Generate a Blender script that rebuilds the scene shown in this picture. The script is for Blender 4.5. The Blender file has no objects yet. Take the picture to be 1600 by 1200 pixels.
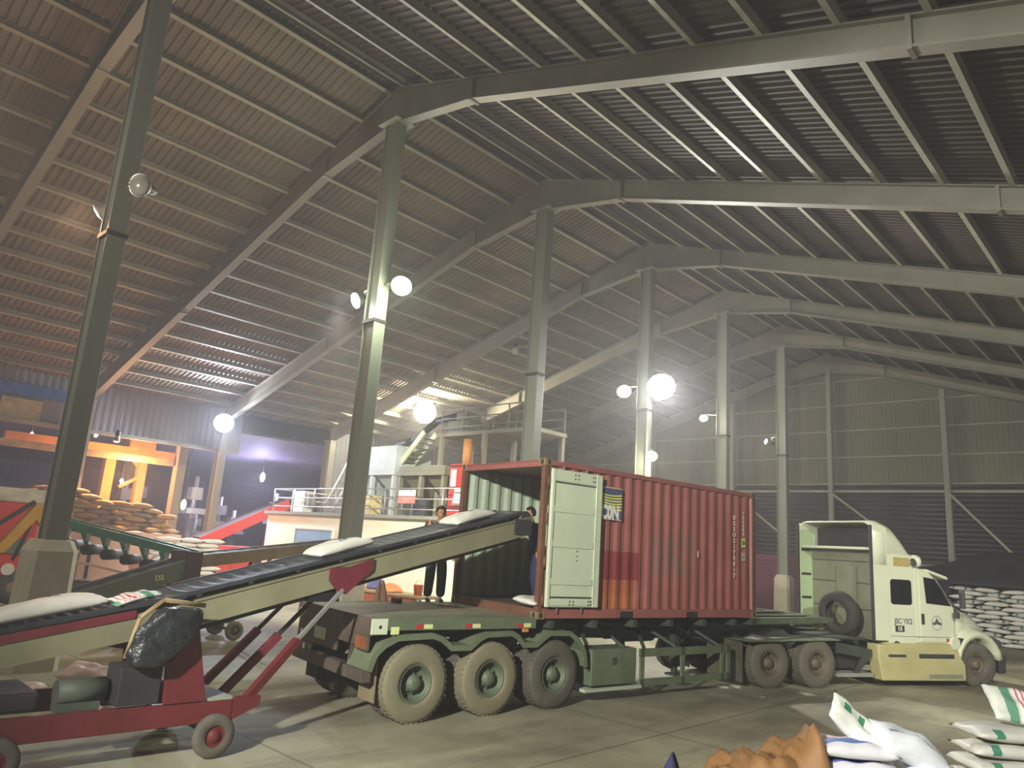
import bpy, bmesh, math, random
from mathutils import Vector, Matrix, Euler
random.seed(7)
C = bpy.context.scene.collection
PI = math.pi
V = Vector

# ------------------------------------------------------------------ camera
F_PX = 1140.01
pitch, roll, yaw, cam_h = 0.2187, 0.0697, 0.7611, 2.4932
fw = V((-math.sin(yaw)*math.cos(pitch), math.cos(yaw)*math.cos(pitch), math.sin(pitch)))
r0 = V((math.cos(yaw), math.sin(yaw), 0)); u0 = r0.cross(fw)
rt = math.cos(roll)*r0 + math.sin(roll)*u0
up = -math.sin(roll)*r0 + math.cos(roll)*u0
cd = bpy.data.cameras.new('camera'); cam = bpy.data.objects.new('camera', cd); C.objects.link(cam)
cd.sensor_width = 36.0; cd.lens = 36.0*F_PX/1600.0; cd.clip_start = 0.05; cd.clip_end = 300
M = Matrix.Identity(4)
for i in range(3):
    M[i][0] = rt[i]; M[i][1] = up[i]; M[i][2] = -fw[i]
M[0][3], M[1][3], M[2][3] = 0, 0, cam_h
cam.matrix_world = M
bpy.context.scene.camera = cam

# ------------------------------------------------------------------ world, view, large lights
w = bpy.data.worlds.new('night'); bpy.context.scene.world = w; w.use_nodes = True
w.node_tree.nodes['Background'].inputs[0].default_value = (0.25, 0.3, 0.45, 1)
w.node_tree.nodes['Background'].inputs[1].default_value = 0.03
vol = w.node_tree.nodes.new('ShaderNodeVolumeScatter')      # dusty air of the hall
vol.inputs['Density'].default_value = 0.004; vol.inputs['Anisotropy'].default_value = 0.45; vol.inputs['Color'].default_value = (.95, .95, 1, 1)
w.node_tree.links.new(vol.outputs[0], w.node_tree.nodes['World Output'].inputs['Volume'])
vs = bpy.context.scene.view_settings
vs.view_transform = 'Standard'; vs.look = 'None'; vs.gamma = 1.0; vs.use_curve_mapping = False
EXPOSURE = 0.15
vs.exposure = EXPOSURE
try:
    cy = bpy.context.scene.cycles
    cy.max_bounces = 6; cy.diffuse_bounces = 4; cy.glossy_bounces = 3; cy.transmission_bounces = 4
    cy.sample_clamp_indirect = 4.0; cy.caustics_reflective = False; cy.caustics_refractive = False
    cy.use_denoising = True
except Exception: pass

def lamp(loc, power, col, r=0.25, spot=None, aim=None, blend=0.6):
    ld = bpy.data.lights.new('lamp_light', 'SPOT' if spot else 'POINT')
    ld.energy = power; ld.color = col; ld.shadow_soft_size = r
    if spot: ld.spot_size = math.radians(spot); ld.spot_blend = blend
    o = bpy.data.objects.new('lamp_light', ld); C.objects.link(o); o.location = loc
    if aim is not None: o.rotation_euler = (V(aim)-V(loc)).to_track_quat('-Z', 'Y').to_euler()
    return o
WHITE = (0.92, 1.0, 0.86); COOL = (0.75, 0.85, 1.0); WARM = (1.0, 0.72, 0.38); ORANGE = (1.0, 0.36, 0.10); CREAM = (1.0, 0.88, 0.62)
KEY_POS = (-1.6, -7.0, 7.3)
KEY = lamp((KEY_POS[0], KEY_POS[1], KEY_POS[2]-0.35), 17000, (1.0, 0.99, 0.88), 0.22, 62, (-4.6, 12, 1.2), 0.55)  # unseen key light placed by the shadows; its fixture below is added
KEY2_POS = (3.2, 7.5, 7.2)
KEY2 = lamp((KEY2_POS[0]-.2, KEY2_POS[1]+.2, KEY2_POS[2]-0.35), 6500, (1.0, 0.99, 0.88), 0.25, 62, (-1.6, 20.5, 0.3), 0.8)  # second unseen light, added to brighten the truck
BULBS = []   # the other lamps get their light beside their fixtures below

# ------------------------------------------------------------------ helpers
def lin(c):
    return tuple((x/12.92 if x <= 0.04045 else ((x+0.055)/1.055)**2.4) for x in c)
def hexc(h):
    return lin(tuple(int(h[i:i+2], 16)/255 for i in (0, 2, 4)))
class NT:
    def __init__(s, name):
        s.m = bpy.data.materials.new(name); s.m.use_nodes = True; s.t = s.m.node_tree
        s.b = s.t.nodes['Principled BSDF']
    def n(s, t, **k):
        x = s.t.nodes.new(t)
        for a, b in k.items(): setattr(x, a, b)
        return x
    def l(s, a, b): s.t.links.new(a, b)
    def coord(s, kind='Object'):
        return s.n('ShaderNodeTexCoord').outputs[kind]
    def noise(s, vec, scale, detail=4, rough=0.55):
        x = s.n('ShaderNodeTexNoise'); x.inputs['Scale'].default_value = scale; x.inputs['Detail'].default_value = detail
        x.inputs['Roughness'].default_value = rough; s.l(vec, x.inputs['Vector']); return x.outputs['Fac']
    def ramp(s, fac, p0, c0, p1, c1):
        x = s.n('ShaderNodeValToRGB'); e = x.color_ramp.elements
        e[0].position = p0; e[0].color = (*c0, 1); e[1].position = p1; e[1].color = (*c1, 1); s.l(fac, x.inputs[0]); return x.outputs[0]
    def mixc(s, fac, a, b, mode='MIX'):
        x = s.n('ShaderNodeMix', data_type='RGBA', blend_type=mode)
        for sock, val in ((x.inputs[0], fac), (x.inputs[6], a), (x.inputs[7], b)):
            if isinstance(val, (int, float)): sock.default_value = val
            elif isinstance(val, tuple): sock.default_value = (*val, 1)
            else: s.l(val, sock)
        return x.outputs[2]
    def math(s, op, a, b=0.0):
        x = s.n('ShaderNodeMath', operation=op)
        for sock, val in ((x.inputs[0], a), (x.inputs[1], b)):
            if isinstance(val, (int, float)): sock.default_value = val
            else: s.l(val, sock)
        return x.outputs[0]
    def bump(s, h, strength=0.2, dist=0.02):
        x = s.n('ShaderNodeBump'); x.inputs['Strength'].default_value = strength; x.inputs['Distance'].default_value = dist
        s.l(h, x.inputs['Height']); s.l(x.outputs[0], s.b.inputs['Normal'])
    def set(s, col=None, rough=0.6, metal=0.0):
        if col is not None:
            if isinstance(col, tuple): s.b.inputs['Base Color'].default_value = (*col, 1)
            else: s.l(col, s.b.inputs['Base Color'])
        s.b.inputs['Roughness'].default_value = rough; s.b.inputs['Metallic'].default_value = metal
        return s.m
def mat(name, h, rough=0.6, metal=0.0, scale=3.0, var=0.25, dirt=None, dirt_amt=0.5, bump=0.0, stretch=None):
    c = hexc(h); n = NT(name); vec = n.coord()
    if stretch:
        mp = n.n('ShaderNodeMapping'); mp.inputs['Scale'].default_value = stretch; n.l(vec, mp.inputs[0]); vec = mp.outputs[0]
    f = n.noise(vec, scale, 5)
    lo = tuple(x*(1-var) for x in c); hi = tuple(min(1, x*(1+var)) for x in c)
    col = n.ramp(f, 0.3, lo, 0.7, hi)
    if dirt:
        g = n.noise(vec, scale*0.45+0.3, 7, 0.65)
        k = n.ramp(g, 0.5-0.25*dirt_amt, (0, 0, 0), 0.75, (1, 1, 1))
        col = n.mixc(n.math('MULTIPLY', k, dirt_amt), col, hexc(dirt))
    if bump: n.bump(f, bump)
    return n.set(col, rough, metal)
def emit(name, col, strength):
    n = NT(name); n.b.inputs['Base Color'].default_value = (0.8, 0.8, 0.8, 1)
    n.b.inputs['Emission Color'].default_value = (*col, 1); n.b.inputs['Emission Strength'].default_value = strength
    return n.m

class MB:
    def __init__(s): s.v = []; s.f = []; s.mi = []; s.sm = []
    def add(s, vs_, fs, mi=0, smooth=False, T=None):
        b = len(s.v)
        for p in vs_:
            p = V(p)
            if T is not None: p = T @ p
            s.v.append(tuple(p))
        for f in fs: s.f.append([b+i for i in f]); s.mi.append(mi); s.sm.append(smooth)
        return s
    def box(s, x0, x1, y0, y1, z0, z1, mi=0, T=None):
        if x0 > x1: x0, x1 = x1, x0
        if y0 > y1: y0, y1 = y1, y0
        if z0 > z1: z0, z1 = z1, z0
        vs_ = [(x0,y0,z0),(x1,y0,z0),(x1,y1,z0),(x0,y1,z0),(x0,y0,z1),(x1,y0,z1),(x1,y1,z1),(x0,y1,z1)]
        return s.add(vs_, [(0,3,2,1),(4,5,6,7),(0,1,5,4),(1,2,6,5),(2,3,7,6),(3,0,4,7)], mi, False, T)
    def bar(s, p0, p1, w_, h_, mi=0, upv=(0,0,1)):
        p0 = V(p0); p1 = V(p1); d = p1-p0; L = d.length; d.normalize()
        u = V(upv)
        if abs(d.dot(u)) > 0.98: u = V((1, 0, 0))
        x = d.cross(u).normalized(); z = x.cross(d)
        T = Matrix(((x[0], d[0], z[0], p0[0]), (x[1], d[1], z[1], p0[1]), (x[2], d[2], z[2], p0[2]), (0, 0, 0, 1)))
        return s.box(-w_/2, w_/2, 0, L, -h_/2, h_/2, mi, T)
    def cyl(s, p0, p1, r0_, r1_=None, n=16, caps=True, mi=0, smooth=True):
        if r1_ is None: r1_ = r0_
        p0 = V(p0); p1 = V(p1); d = (p1-p0).normalized(); u = V((0,0,1)) if abs(d.z) < 0.9 else V((1,0,0))
        x = d.cross(u).normalized(); y = x.cross(d)
        vs_ = []
        for p, r in ((p0, r0_), (p1, r1_)):
            for i in range(n):
                a = 2*PI*i/n; vs_.append(p + x*math.cos(a)*r + y*math.sin(a)*r)
        s.add(vs_, [(i, n+i, n+(i+1) % n, (i+1) % n) for i in range(n)], mi, smooth)
        if caps:
            s.add(vs_[:n], [tuple(range(n))], mi); s.add(vs_[n:], [tuple(reversed(range(n)))], mi)
        return s
    def tube(s, pts, r, n=8, mi=0):
        for a, b in zip(pts[:-1], pts[1:]): s.cyl(a, b, r, r, n, True, mi)
        return s
    def prism(s, poly, axis, a, b, mi=0, T=None):
        def mk(p, t): return {'x': (t, p[0], p[1]), 'y': (p[0], t, p[1]), 'z': (p[0], p[1], t)}[axis]
        n = len(poly); vs_ = [mk(p, a) for p in poly]+[mk(p, b) for p in poly]
        fs = [(i, (i+1) % n, n+(i+1) % n, n+i) for i in range(n)]+[tuple(reversed(range(n))), tuple(range(n, 2*n))]
        return s.add(vs_, fs, mi, False, T)
    def lathe(s, prof, c, ax='y', n=24, mi=0, smooth=True):
        vs_ = []; c = V(c)
        for r, h in prof:
            for i in range(n):
                a = 2*PI*i/n; q = (r*math.cos(a), h, r*math.sin(a))
                if ax == 'z': q = (q[0], q[2], q[1])
                if ax == 'x': q = (q[1], q[0], q[2])
                vs_.append(c+V(q))
        m = len(prof); fs = []
        for j in range(m-1):
            for i in range(n):
                fs.append((j*n+i, j*n+(i+1) % n, (j+1)*n+(i+1) % n, (j+1)*n+i))
        return s.add(vs_, fs, mi, smooth)
    def loft(s, rings, mi=0, smooth=True, close=True, caps=True):
        n = len(rings[0]); vs_ = [p for r in rings for p in r]; fs = []
        for j in range(len(rings)-1):
            for i in range(n if close else n-1):
                fs.append((j*n+i, j*n+(i+1) % n, (j+1)*n+(i+1) % n, (j+1)*n+i))
        s.add(vs_, fs, mi, smooth)
        if caps: s.add(rings[0], [tuple(range(n))], mi); s.add(rings[-1], [tuple(reversed(range(n)))], mi)
        return s
    def build(s, name, mats, parent=None, loc=(0,0,0), rot=None, bev=0.0, solid=0.0, sub=0, link=True, fixn=True):
        me = bpy.data.meshes.new(name); me.from_pydata(s.v, [], s.f)
        if not isinstance(mats, (list, tuple)): mats = [mats]
        for m in mats: me.materials.append(m)
        for p, mi, sm in zip(me.polygons, s.mi, s.sm): p.material_index = mi; p.use_smooth = sm
        bm = bmesh.new(); bm.from_mesh(me)
        bmesh.ops.remove_doubles(bm, verts=bm.verts, dist=1e-5)
        if fixn: bmesh.ops.recalc_face_normals(bm, faces=bm.faces)
        bm.to_mesh(me); bm.free(); me.update()
        o = bpy.data.objects.new(name, me); C.objects.link(o); o.location = loc
        if rot is not None: o.rotation_euler = rot
        if parent is not None: o.parent = parent
        if bev: md = o.modifiers.new('bevel', 'BEVEL'); md.width = bev; md.segments = 2; md.limit_method = 'ANGLE'
        if solid: md = o.modifiers.new('solid', 'SOLIDIFY'); md.thickness = solid; md.offset = 0
        if sub: md = o.modifiers.new('sub', 'SUBSURF'); md.levels = sub; md.render_levels = sub
        return o
def tag(o, label, cat, group=None):
    o['label'] = label; o['category'] = cat
    if group: o['group'] = group
    return o
def thing(name, label, cat, loc=(0,0,0), rz=0.0, group=None):
    o = bpy.data.objects.new(name, None); C.objects.link(o); o.location = loc; o.rotation_euler = (0, 0, rz); o.empty_display_size = 0.2
    return tag(o, label, cat, group)
def struct(o): o['kind'] = 'structure'; return o
def dup(root, loc=None, rot=None, label=None, group=None):
    r = root.copy(); C.objects.link(r)
    if loc is not None: r.location = loc
    if rot is not None: r.rotation_euler = rot
    if label: r['label'] = label
    if group: r['group'] = group
    for ch in list(root.children):
        c = ch.copy(); C.objects.link(c); c.parent = r
        for g in ch.children:
            d = g.copy(); C.objects.link(d); d.parent = c
    return r
def text(name, s_, size, m, parent, mtx, extrude=0.0, label=None, spacing=1.0):
    cu = bpy.data.curves.new(name, 'FONT'); cu.body = s_; cu.size = size; cu.align_x = 'CENTER'; cu.align_y = 'CENTER'
    cu.space_line = spacing; cu.extrude = extrude; cu.offset = size*0.05
    t = bpy.data.objects.new(name, cu); C.objects.link(t)
    me = bpy.data.meshes.new_from_object(t.evaluated_get(bpy.context.evaluated_depsgraph_get()))
    bpy.data.objects.remove(t); me.materials.clear(); me.materials.append(m)
    o = bpy.data.objects.new(name, me); C.objects.link(o); o.parent = parent; o.matrix_local = mtx
    if label: o['label'] = label
    return o
def basis(x, y, z, loc):
    x, y, z = V(x), V(y), V(z)
    return Matrix(((x[0], y[0], z[0], loc[0]), (x[1], y[1], z[1], loc[1]), (x[2], y[2], z[2], loc[2]), (0, 0, 0, 1)))
def pieces(name, m, parent, boxes, bev=0.0):
    for b_ in boxes: MB().box(*b_).build(name, m, parent, bev=bev)
def bars(name, m, parent, segs, w_, h_):
    for a_, b_ in segs: MB().bar(a_, b_, w_, h_).build(name, m, parent)
ORD = ['first','second','third','fourth','fifth','sixth','seventh','eighth','ninth','tenth','eleventh','twelfth','thirteenth','fourteenth','fifteenth','sixteenth','seventeenth','eighteenth','nineteenth','twentieth']

# ------------------------------------------------------------------ materials
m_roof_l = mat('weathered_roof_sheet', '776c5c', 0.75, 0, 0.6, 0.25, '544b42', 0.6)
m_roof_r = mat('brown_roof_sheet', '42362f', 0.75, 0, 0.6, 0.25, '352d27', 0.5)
m_steel = mat('grey_green_steel', '827f73', 0.55, 0, 1.2, 0.12, '706a58', 0.35)
m_purlin = mat('purlin_steel', '959282', 0.5, 0, 1.5, 0.15)
m_col = mat('column_paint', '878c80', 0.5, 0, 1.0, 0.15, '7a7460', 0.4, stretch=(1, 1, .2))
m_white_conc = mat('whitewashed_concrete', 'ccc4b0', 0.85, 0, 2.0, 0.1, '958b74', 0.45, 0.15)
m_clad = mat('grey_cladding', '74747a', 0.6, 0, 0.5, 0.15, '6f6a60', 0.4)
m_clad_end = mat('end_cladding', '6e6b5b', 0.65, 0, 0.25, 0.2, '5a5a50', 0.5)
m_louver = mat('dark_louver', '4c484c', 0.28, 0.3, 0.4, 0.25)
m_dark = mat('dark_grime', '2b2a2c', 0.7, 0, 2, 0.3)
m_black = mat('black_rubber', '161618', 0.6, 0, 4, 0.2)
m_tyre = mat('dusty_tyre', '7c765f', 0.85, 0, 3, 0.15, '5a5545', 0.4, 0.15)
m_tyre_dk = mat('dark_tyre', '504c44', 0.8, 0, 5, 0.2, '6a6252', 0.4, 0.15)
m_rim = mat('dusty_rim', '64705a', 0.6, 0.2, 6, 0.2, '3c3c34', 0.5)
m_tyre_t = mat('dusty_drive_tyre', '645f52', 0.85, 0, 3, 0.15, '4a463c', 0.4, 0.15)
m_rim_br = mat('brown_rim', '6c5f50', 0.6, 0.2, 6, 0.2, '3c3630', 0.5)
m_trail = mat('olive_trailer_paint', '647058', 0.55, 0, 2.5, 0.15, '4b4538', 0.45)
m_trail_dk = mat('grimy_chassis', '3b4238', 0.7, 0, 3, 0.25, '2a2822', 0.5)
m_deck = mat('worn_deck', '6f7058', 0.7, 0, 1.2, 0.3, '6e5340', 0.6, stretch=(0.35, 1.6, 1))
m_rear = mat('rusty_rear_panel', '574b40', 0.65, 0, 2.0, 0.3, '36342e', 0.5)
m_mint = mat('pale_mint_paint', 'ccd6bc', 0.5, 0, 1.2, 0.06, '9fa88c', 0.3)
m_inner = mat('green_grey_lining', 'b2c0aa', 0.5, 0, 1.5, 0.15, '75806f', 0.4, stretch=(1, 1, .5))
m_contfloor = mat('container_plywood', '4f3a2c', 0.7, 0, 2, 0.3)
m_rust = mat('rusty_brown_frame', '704a38', 0.65, 0, 3, 0.3, '4c3528', 0.5)
m_cabw = mat('cream_white_cab_paint', 'd2d5bb', 0.28, 0, 0.8, 0.05)
m_caby = mat('yellowed_skirt_paint', 'bdb583', 0.45, 0, 1.2, 0.12, '8e8358', 0.5)
m_caback = mat('dirty_cab_back', '8b9077', 0.6, 0, 1.3, 0.15, '5f6350', 0.6)
m_cabgreen = mat('green_tinted_extender', 'b4c79c', 0.4, 0, 1.0, 0.1, '8f9f78', 0.3)
m_glass = mat('dark_window_glass', '14181a', 0.06, 0, 1, 0.1)
m_chrome = mat('bright_chrome', 'd8d8d8', 0.12, 1.0, 2, 0.05)
m_redm = mat('red_machine_paint', '642226', 0.5, 0, 2, 0.2, '4a2020', 0.5)
m_maroon = mat('maroon_strut_paint', '6a2630', 0.5, 0, 2, 0.2)
m_beam = mat('faded_yellow_green_beam', '86846a', 0.55, 0, 1.2, 0.12, '6c674f', 0.45, stretch=(1.5, .4, 1))
m_beam_dk = mat('dull_green_grey_beam', '6e7360', 0.55, 0, 1.2, 0.15, '565445', 0.4)
m_wood = mat('brown_beam', '8f7a58', 0.6, 0, 1.5, 0.2, '6c5840', 0.4, stretch=(1.5, .3, 1))
m_belt = mat('black_belt', '30343a', 0.6, 0, 3, 0.3)
m_sack = mat('white_woven_sack', 'd8d6d0', 0.55, 0, 5, 0.06, 'bdb4a6', 0.3, 0.25)
m_wall_w = mat('white_office_wall', 'e6e2cf', 0.8, 0, 1, 0.04)
m_slab = mat('slab_edge', '8a8c84', 0.7, 0, 2, 0.12)
m_rail = mat('rail_steel', 'a8a8a8', 0.4, 0.5, 2, 0.1)
m_blue = mat('pale_blue_pane', '7fa6cc', 0.35, 0, 1.5, 0.12)
m_hopw = mat('pale_blue_white_hopper', 'b9c4c8', 0.45, 0, 1.5, 0.12, '8a9090', 0.4)
m_hopg = mat('olive_hopper', '7e7d66', 0.5, 0, 1.5, 0.12, '5a584a', 0.4)
m_green = mat('green_machine_paint', '35715a', 0.5, 0, 2, 0.15)
m_red = mat('bright_red_paint', 'd0382c', 0.5, 0, 1.5, 0.12)
m_yel = mat('yellow_arm_paint', 'c9982a', 0.5, 0, 2, 0.15)
m_orange_p = mat('orange_lamplit_post', 'c98a50', 0.7, 0, 1.5, 0.2)  # orange lamplight put into the base colour
m_tan = mat('tan_sack', 'b49a72', 0.75, 0, 4, 0.2, '7b6a58', 0.4, 0.2)
m_tarp = mat('dark_tarpaulin', '33343c', 0.5, 0, 1.2, 0.35, bump=0.4)
m_btarp = mat('blue_tarpaulin', '2b2c86', 0.4, 0, 2, 0.2)
m_mud = mat('dark_olive_mudflap', '504b3a', .8)
m_kraft = mat('orange_brown_sacking', '835e36', 0.65, 0, 3, 0.2, '7c5228', 0.4, 0.3)
m_navy = mat('navy_cloth', '20234a', 0.8, 0, 5, 0.2)
m_skin = mat('skin', 'a8734e', 0.55, 0, 5, 0.08)
m_hair = mat('black_hair', '141214', 0.6, 0, 10, 0.2)
m_bshirt = mat('black_shirt', '201c20', 0.8, 0, 4, 0.2)
m_gpants = mat('dark_green_trousers', '2c4030', 0.8, 0, 4, 0.2)
m_pink = mat('pinkish_sheet', 'dcb9a8', 0.7, 0, 1, 0.1)
m_white = mat('plain_white', 'e4e4dc', 0.5, 0, 3, 0.04)
m_redrefl = mat('red_reflector', 'b03038', 0.4, 0, 3, 0.05)
m_yelrefl = mat('pale_yellow_reflector', 'd4dc9a', 0.4, 0, 3, 0.05)
m_amber = mat('amber_light', 'd08040', 0.3, 0, 3, 0.05)
m_cable = mat('thin_cable', '3a3834', 0.6, 0, 3, 0.05)
m_charc = mat('charcoal_trim', '3a3b3e', 0.5, 0, 3, 0.1)
m_marroon_box = mat('maroon_panel', '6b3350', 0.6, 0, 1, 0.12)

# concrete floor with stains, tyre sweeps and worn light patches
n = NT('worn_concrete_floor'); vec = n.coord()
a = n.noise(vec, 0.35, 8, 0.6); b = n.noise(vec, 1.7, 6, 0.6)
mp = n.n('ShaderNodeMapping'); mp.inputs['Rotation'].default_value = (0, 0, 0.35); mp.inputs['Scale'].default_value = (1.2, 0.22, 1); n.l(vec, mp.inputs[0])
c = n.noise(mp.outputs[0], 1.1, 7, 0.65)
col = n.ramp(a, 0.32, hexc('6c6856'), 0.68, hexc('aba78e'))
col = n.mixc(n.math('MULTIPLY', n.ramp(c, 0.5, (0,0,0), 0.72, (1,1,1)), 0.55), col, hexc('4b483d'))
col = n.mixc(n.math('MULTIPLY', n.ramp(b, 0.56, (0,0,0), 0.7, (1,1,1)), 0.3), col, hexc('a8a38e'))
br = n.n('ShaderNodeTexBrick'); br.offset = 0; br.inputs['Scale'].default_value = 1; br.inputs['Mortar Size'].default_value = 0.02
br.inputs['Brick Width'].default_value = 6; br.inputs['Row Height'].default_value = 5; n.l(vec, br.inputs['Vector'])
col = n.mixc(n.math('MULTIPLY', br.outputs['Fac'], 0.5), col, hexc('3a382e'))
n.bump(b, 0.15); rr = n.ramp(a, 0.35, (0.55,)*3, 0.7, (0.85,)*3); n.l(rr, n.b.inputs['Roughness'])
n.l(col, n.b.inputs['Base Color']); m_floor = n.m; n.b.inputs['Specular IOR Level'].default_value = 0.3

# red container paint with repair patches and faded area (fixed to the panel)
def cont_paint():
    n = NT('red_brown_container_paint'); vec = n.coord(); sp = n.n('ShaderNodeSeparateXYZ'); n.l(vec, sp.inputs[0])
    X, Z = sp.outputs[0], sp.outputs[2]
    def rect(x0, x1, z0, z1):
        r = n.math('MULTIPLY', n.math('GREATER_THAN', X, x0), n.math('LESS_THAN', X, x1))
        q = n.math('MULTIPLY', n.math('GREATER_THAN', Z, z0), n.math('LESS_THAN', Z, z1))
        return n.math('MULTIPLY', r, q)
    f = n.noise(vec, 1.3, 6); col = n.ramp(f, 0.3, hexc('8c504c'), 0.7, hexc('a0625a'))
    col = n.mixc(rect(1.5, 2.4, 0.66, 1.15), col, hexc('7f2f32'))
    col = n.mixc(rect(1.2, 2.31, 0.18, 0.44), col, hexc('a5603a')); col = n.mixc(rect(1.2, 1.55, 0.4, 0.66), col, hexc('a5603a'))
    col = n.mixc(rect(1.5, 2.31, 0.42, 0.64), col, hexc('9c5538'))
    g = n.noise(vec, 6, 5); k = n.math('MULTIPLY', rect(2.75, 4.05, 0.78, 1.55), n.ramp(g, 0.3, (0,0,0), 0.6, (1,1,1)))
    col = n.mixc(n.math('MULTIPLY', k, 0.7), col, hexc('7a625a'))
    mp = n.n('ShaderNodeMapping'); mp.inputs['Scale'].default_value = (5, 5, 0.4); n.l(vec, mp.inputs[0])
    s_ = n.noise(mp.outputs[0], 2.0, 6); col = n.mixc(n.math('MULTIPLY', n.ramp(s_, 0.5, (0,0,0), 0.75, (1,1,1)), 0.4), col, hexc('6a3a34'))
    return n.set(col, 0.5, 0)
m_cont = cont_paint()

def sack_print(name, base, prints, rough=0.5):
    """woven white sack with printed marks given as (x0,x1,y0,y1,hex) in the sack's own frame"""
    n = NT(name); vec = n.coord(); sp = n.n('ShaderNodeSeparateXYZ'); n.l(vec, sp.inputs[0]); X, Y, Z = sp.outputs
    f = n.noise(vec, 5, 4); c = hexc(base); col = n.ramp(f, 0.3, tuple(x*0.92 for x in c), 0.7, c)
    wv = n.n('ShaderNodeTexNoise'); wv.inputs['Scale'].default_value = 7; n.l(vec, wv.inputs['Vector'])
    Xw = n.math('ADD', X, n.math('MULTIPLY', n.math('SUBTRACT', wv.outputs['Fac'], 0.5), 0.05))
    up_ = n.math('GREATER_THAN', Z, -0.02)
    for (x0, x1, y0, y1, h) in prints:
        r = n.math('MULTIPLY', n.math('GREATER_THAN', Xw, x0), n.math('LESS_THAN', Xw, x1))
        q = n.math('MULTIPLY', n.math('GREATER_THAN', Y, y0), n.math('LESS_THAN', Y, y1))
        col = n.mixc(n.math('MULTIPLY', n.math('MULTIPLY', r, q), up_), col, hexc(h))
    n.bump(n.noise(vec, 9, 5), 0.35, 0.02)
    return n.set(col, rough, 0)
m_sack_g = sack_print('white_sack_green_print', 'cdd0c8', [(-0.33,-0.24,-0.3,0.3,'5f8f78'),(-0.22,0.02,-0.2,0.24,'e6e0dc'),(-0.19,-0.17,-.16,.2,'c8707a'),(-0.14,-0.12,-.16,.2,'c8707a'),(-0.09,-0.05,-.16,.2,'b84a58'),(-0.02,0.0,-.16,.2,'c8707a'),(0.06,0.16,-0.3,0.3,'4f8a72'),(0.24,0.3,-0.18,-0.08,'2f7058')])
m_sack_leaf = sack_print('white_sack_leaf_print', 'c0beb8', [(-0.3,-0.22,-0.3,-0.16,'3f7a60'),(0.14,0.24,-0.3,-0.15,'37735a'),(0.3,0.36,0.0,0.12,'3f7a60')])
m_sack_b = sack_print('white_sack_blue_print', 'd4d2da', [(-0.28,0.2,-0.13,0.02,'5a6cae'),(-0.25,0.1,0.07,0.1,'c08a98'),(-0.2,0.1,0.13,0.15,'c08a98')])
m_sack_dots = sack_print('white_sack_green_dots', 'dfe2da', [(-0.2,-0.12,0.0,0.09,'3c8a62'),(-0.03,0.04,0.0,0.08,'3c8a62'),(0.1,0.17,-0.02,0.06,'4f8a72'),(-0.36,-0.3,-.1,.1,'7f988a')])
m_sack_top = sack_print('white_sack_red_blue_corner', 'dfe2ea', [(0.26,0.36,0.05,0.2,'c85a6a'),(0.36,0.4,0.0,0.2,'5a66a8'),(-.3,-.15,-.05,0.0,'8c98b0')])
m_sack_mark = sack_print('white_sack_dark_mark', 'd6d3cb', [(0.02,0.06,-0.04,0.06,'5a6a88'),(0.08,0.15,-0.02,0.07,'46587c')])

def sack_bm(L=0.86, W=0.52, H=0.15, seed=0, flare=1.0, nu=18, nv=10, bend=0.0, lump=0.012):
    """filled woven sack: flat stitched ends, pinched corners, bulged belly"""
    rnd = random.Random(seed); ph = [rnd.uniform(0, 6) for _ in range(6)]
    mb = MB(); top = []; bot = []
    for i in range(nu+1):
        u = -1+2*i/nu; rt_, rb_ = [], []
        eu = max(0.0, 1-abs(u)**3.2)
        for j in range(nv+1):
            v = -1+2*j/nv
            ev = max(0.0, 1-abs(v)**2.6)
            x = u*L/2*(1.0+0.02*abs(v)**3); yw = W/2*(0.90+0.10*abs(u)**4*flare) ; y = v*yw
            h = H/2*(eu**0.55)*(ev**0.45)
            wob = lump*math.sin(3*u+ph[0]+2*v)*math.cos(4*v+ph[1])+lump*0.6*math.sin(7*u+ph[2])*math.cos(5*v+ph[3])
            e = min(1, eu*3)*min(1, ev*3)
            zc = bend*(u*u)+0.006*math.sin(9*v+ph[4])*(1-e)
            rt_.append((x, y, zc+h+wob*e)); rb_.append((x, y, zc-h*0.95+wob*e*0.3))
        top.append(rt_); bot.append(rb_)
    n_ = nv+1; vs_ = [p for r in top for p in r]+[p for r in bot for p in r]; o = (nu+1)*n_; fs = []
    for i in range(nu):
        for j in range(nv):
            a_ = i*n_+j; fs.append((a_, a_+n_, a_+n_+1, a_+1)); fs.append((o+a_, o+a_+1, o+a_+n_+1, o+a_+n_))
    mb.add(vs_, fs, 0, True)
    return mb

# ================================================================== THE HALL
RX = -14.3; SL, SR = 0.297, 0.325; ZR = 14.22; Y0, Y1 = -14.0, 40.2
XE_L, XE_R = -35.0, 6.2
def roof_z(x): return ZR-(SL*(RX-x) if x < RX else SR*(x-RX))
struct(MB().box(-60, 8, Y0, Y1+0.4, -0.3, 0.0).build('floor', m_floor))
def corr_sheet(name, m, xa, xb, pitch=0.21, dep=0.045):
    mb = MB(); prof = []; y = Y0; k = 0
    while y < Y1:
        prof += [(y, 0), (y+pitch*0.3, 0), (y+pitch*0.45, dep), (y+pitch*0.85, dep)]; y += pitch
    va = [(xa, q[0], roof_z(xa)+q[1]) for q in prof]; vb = [(xb, q[0], roof_z(xb)+q[1]) for q in prof]; m_ = len(prof)
    mb.add(va+vb, [(i, i+1, m_+i+1, m_+i) for i in range(m_-1)])
    va = [(xa, q[0], roof_z(xa)+0.06+q[1]) for q in prof]; vb = [(xb, q[0], roof_z(xb)+0.06+q[1]) for q in prof]
    mb.add(va+vb, [(i, m_+i, m_+i+1, i+1) for i in range(m_-1)])
    return struct(mb.build(name, m, fixn=False))
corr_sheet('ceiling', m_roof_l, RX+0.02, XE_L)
corr_sheet('ceiling', m_roof_r, RX-0.02, XE_R)
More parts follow.
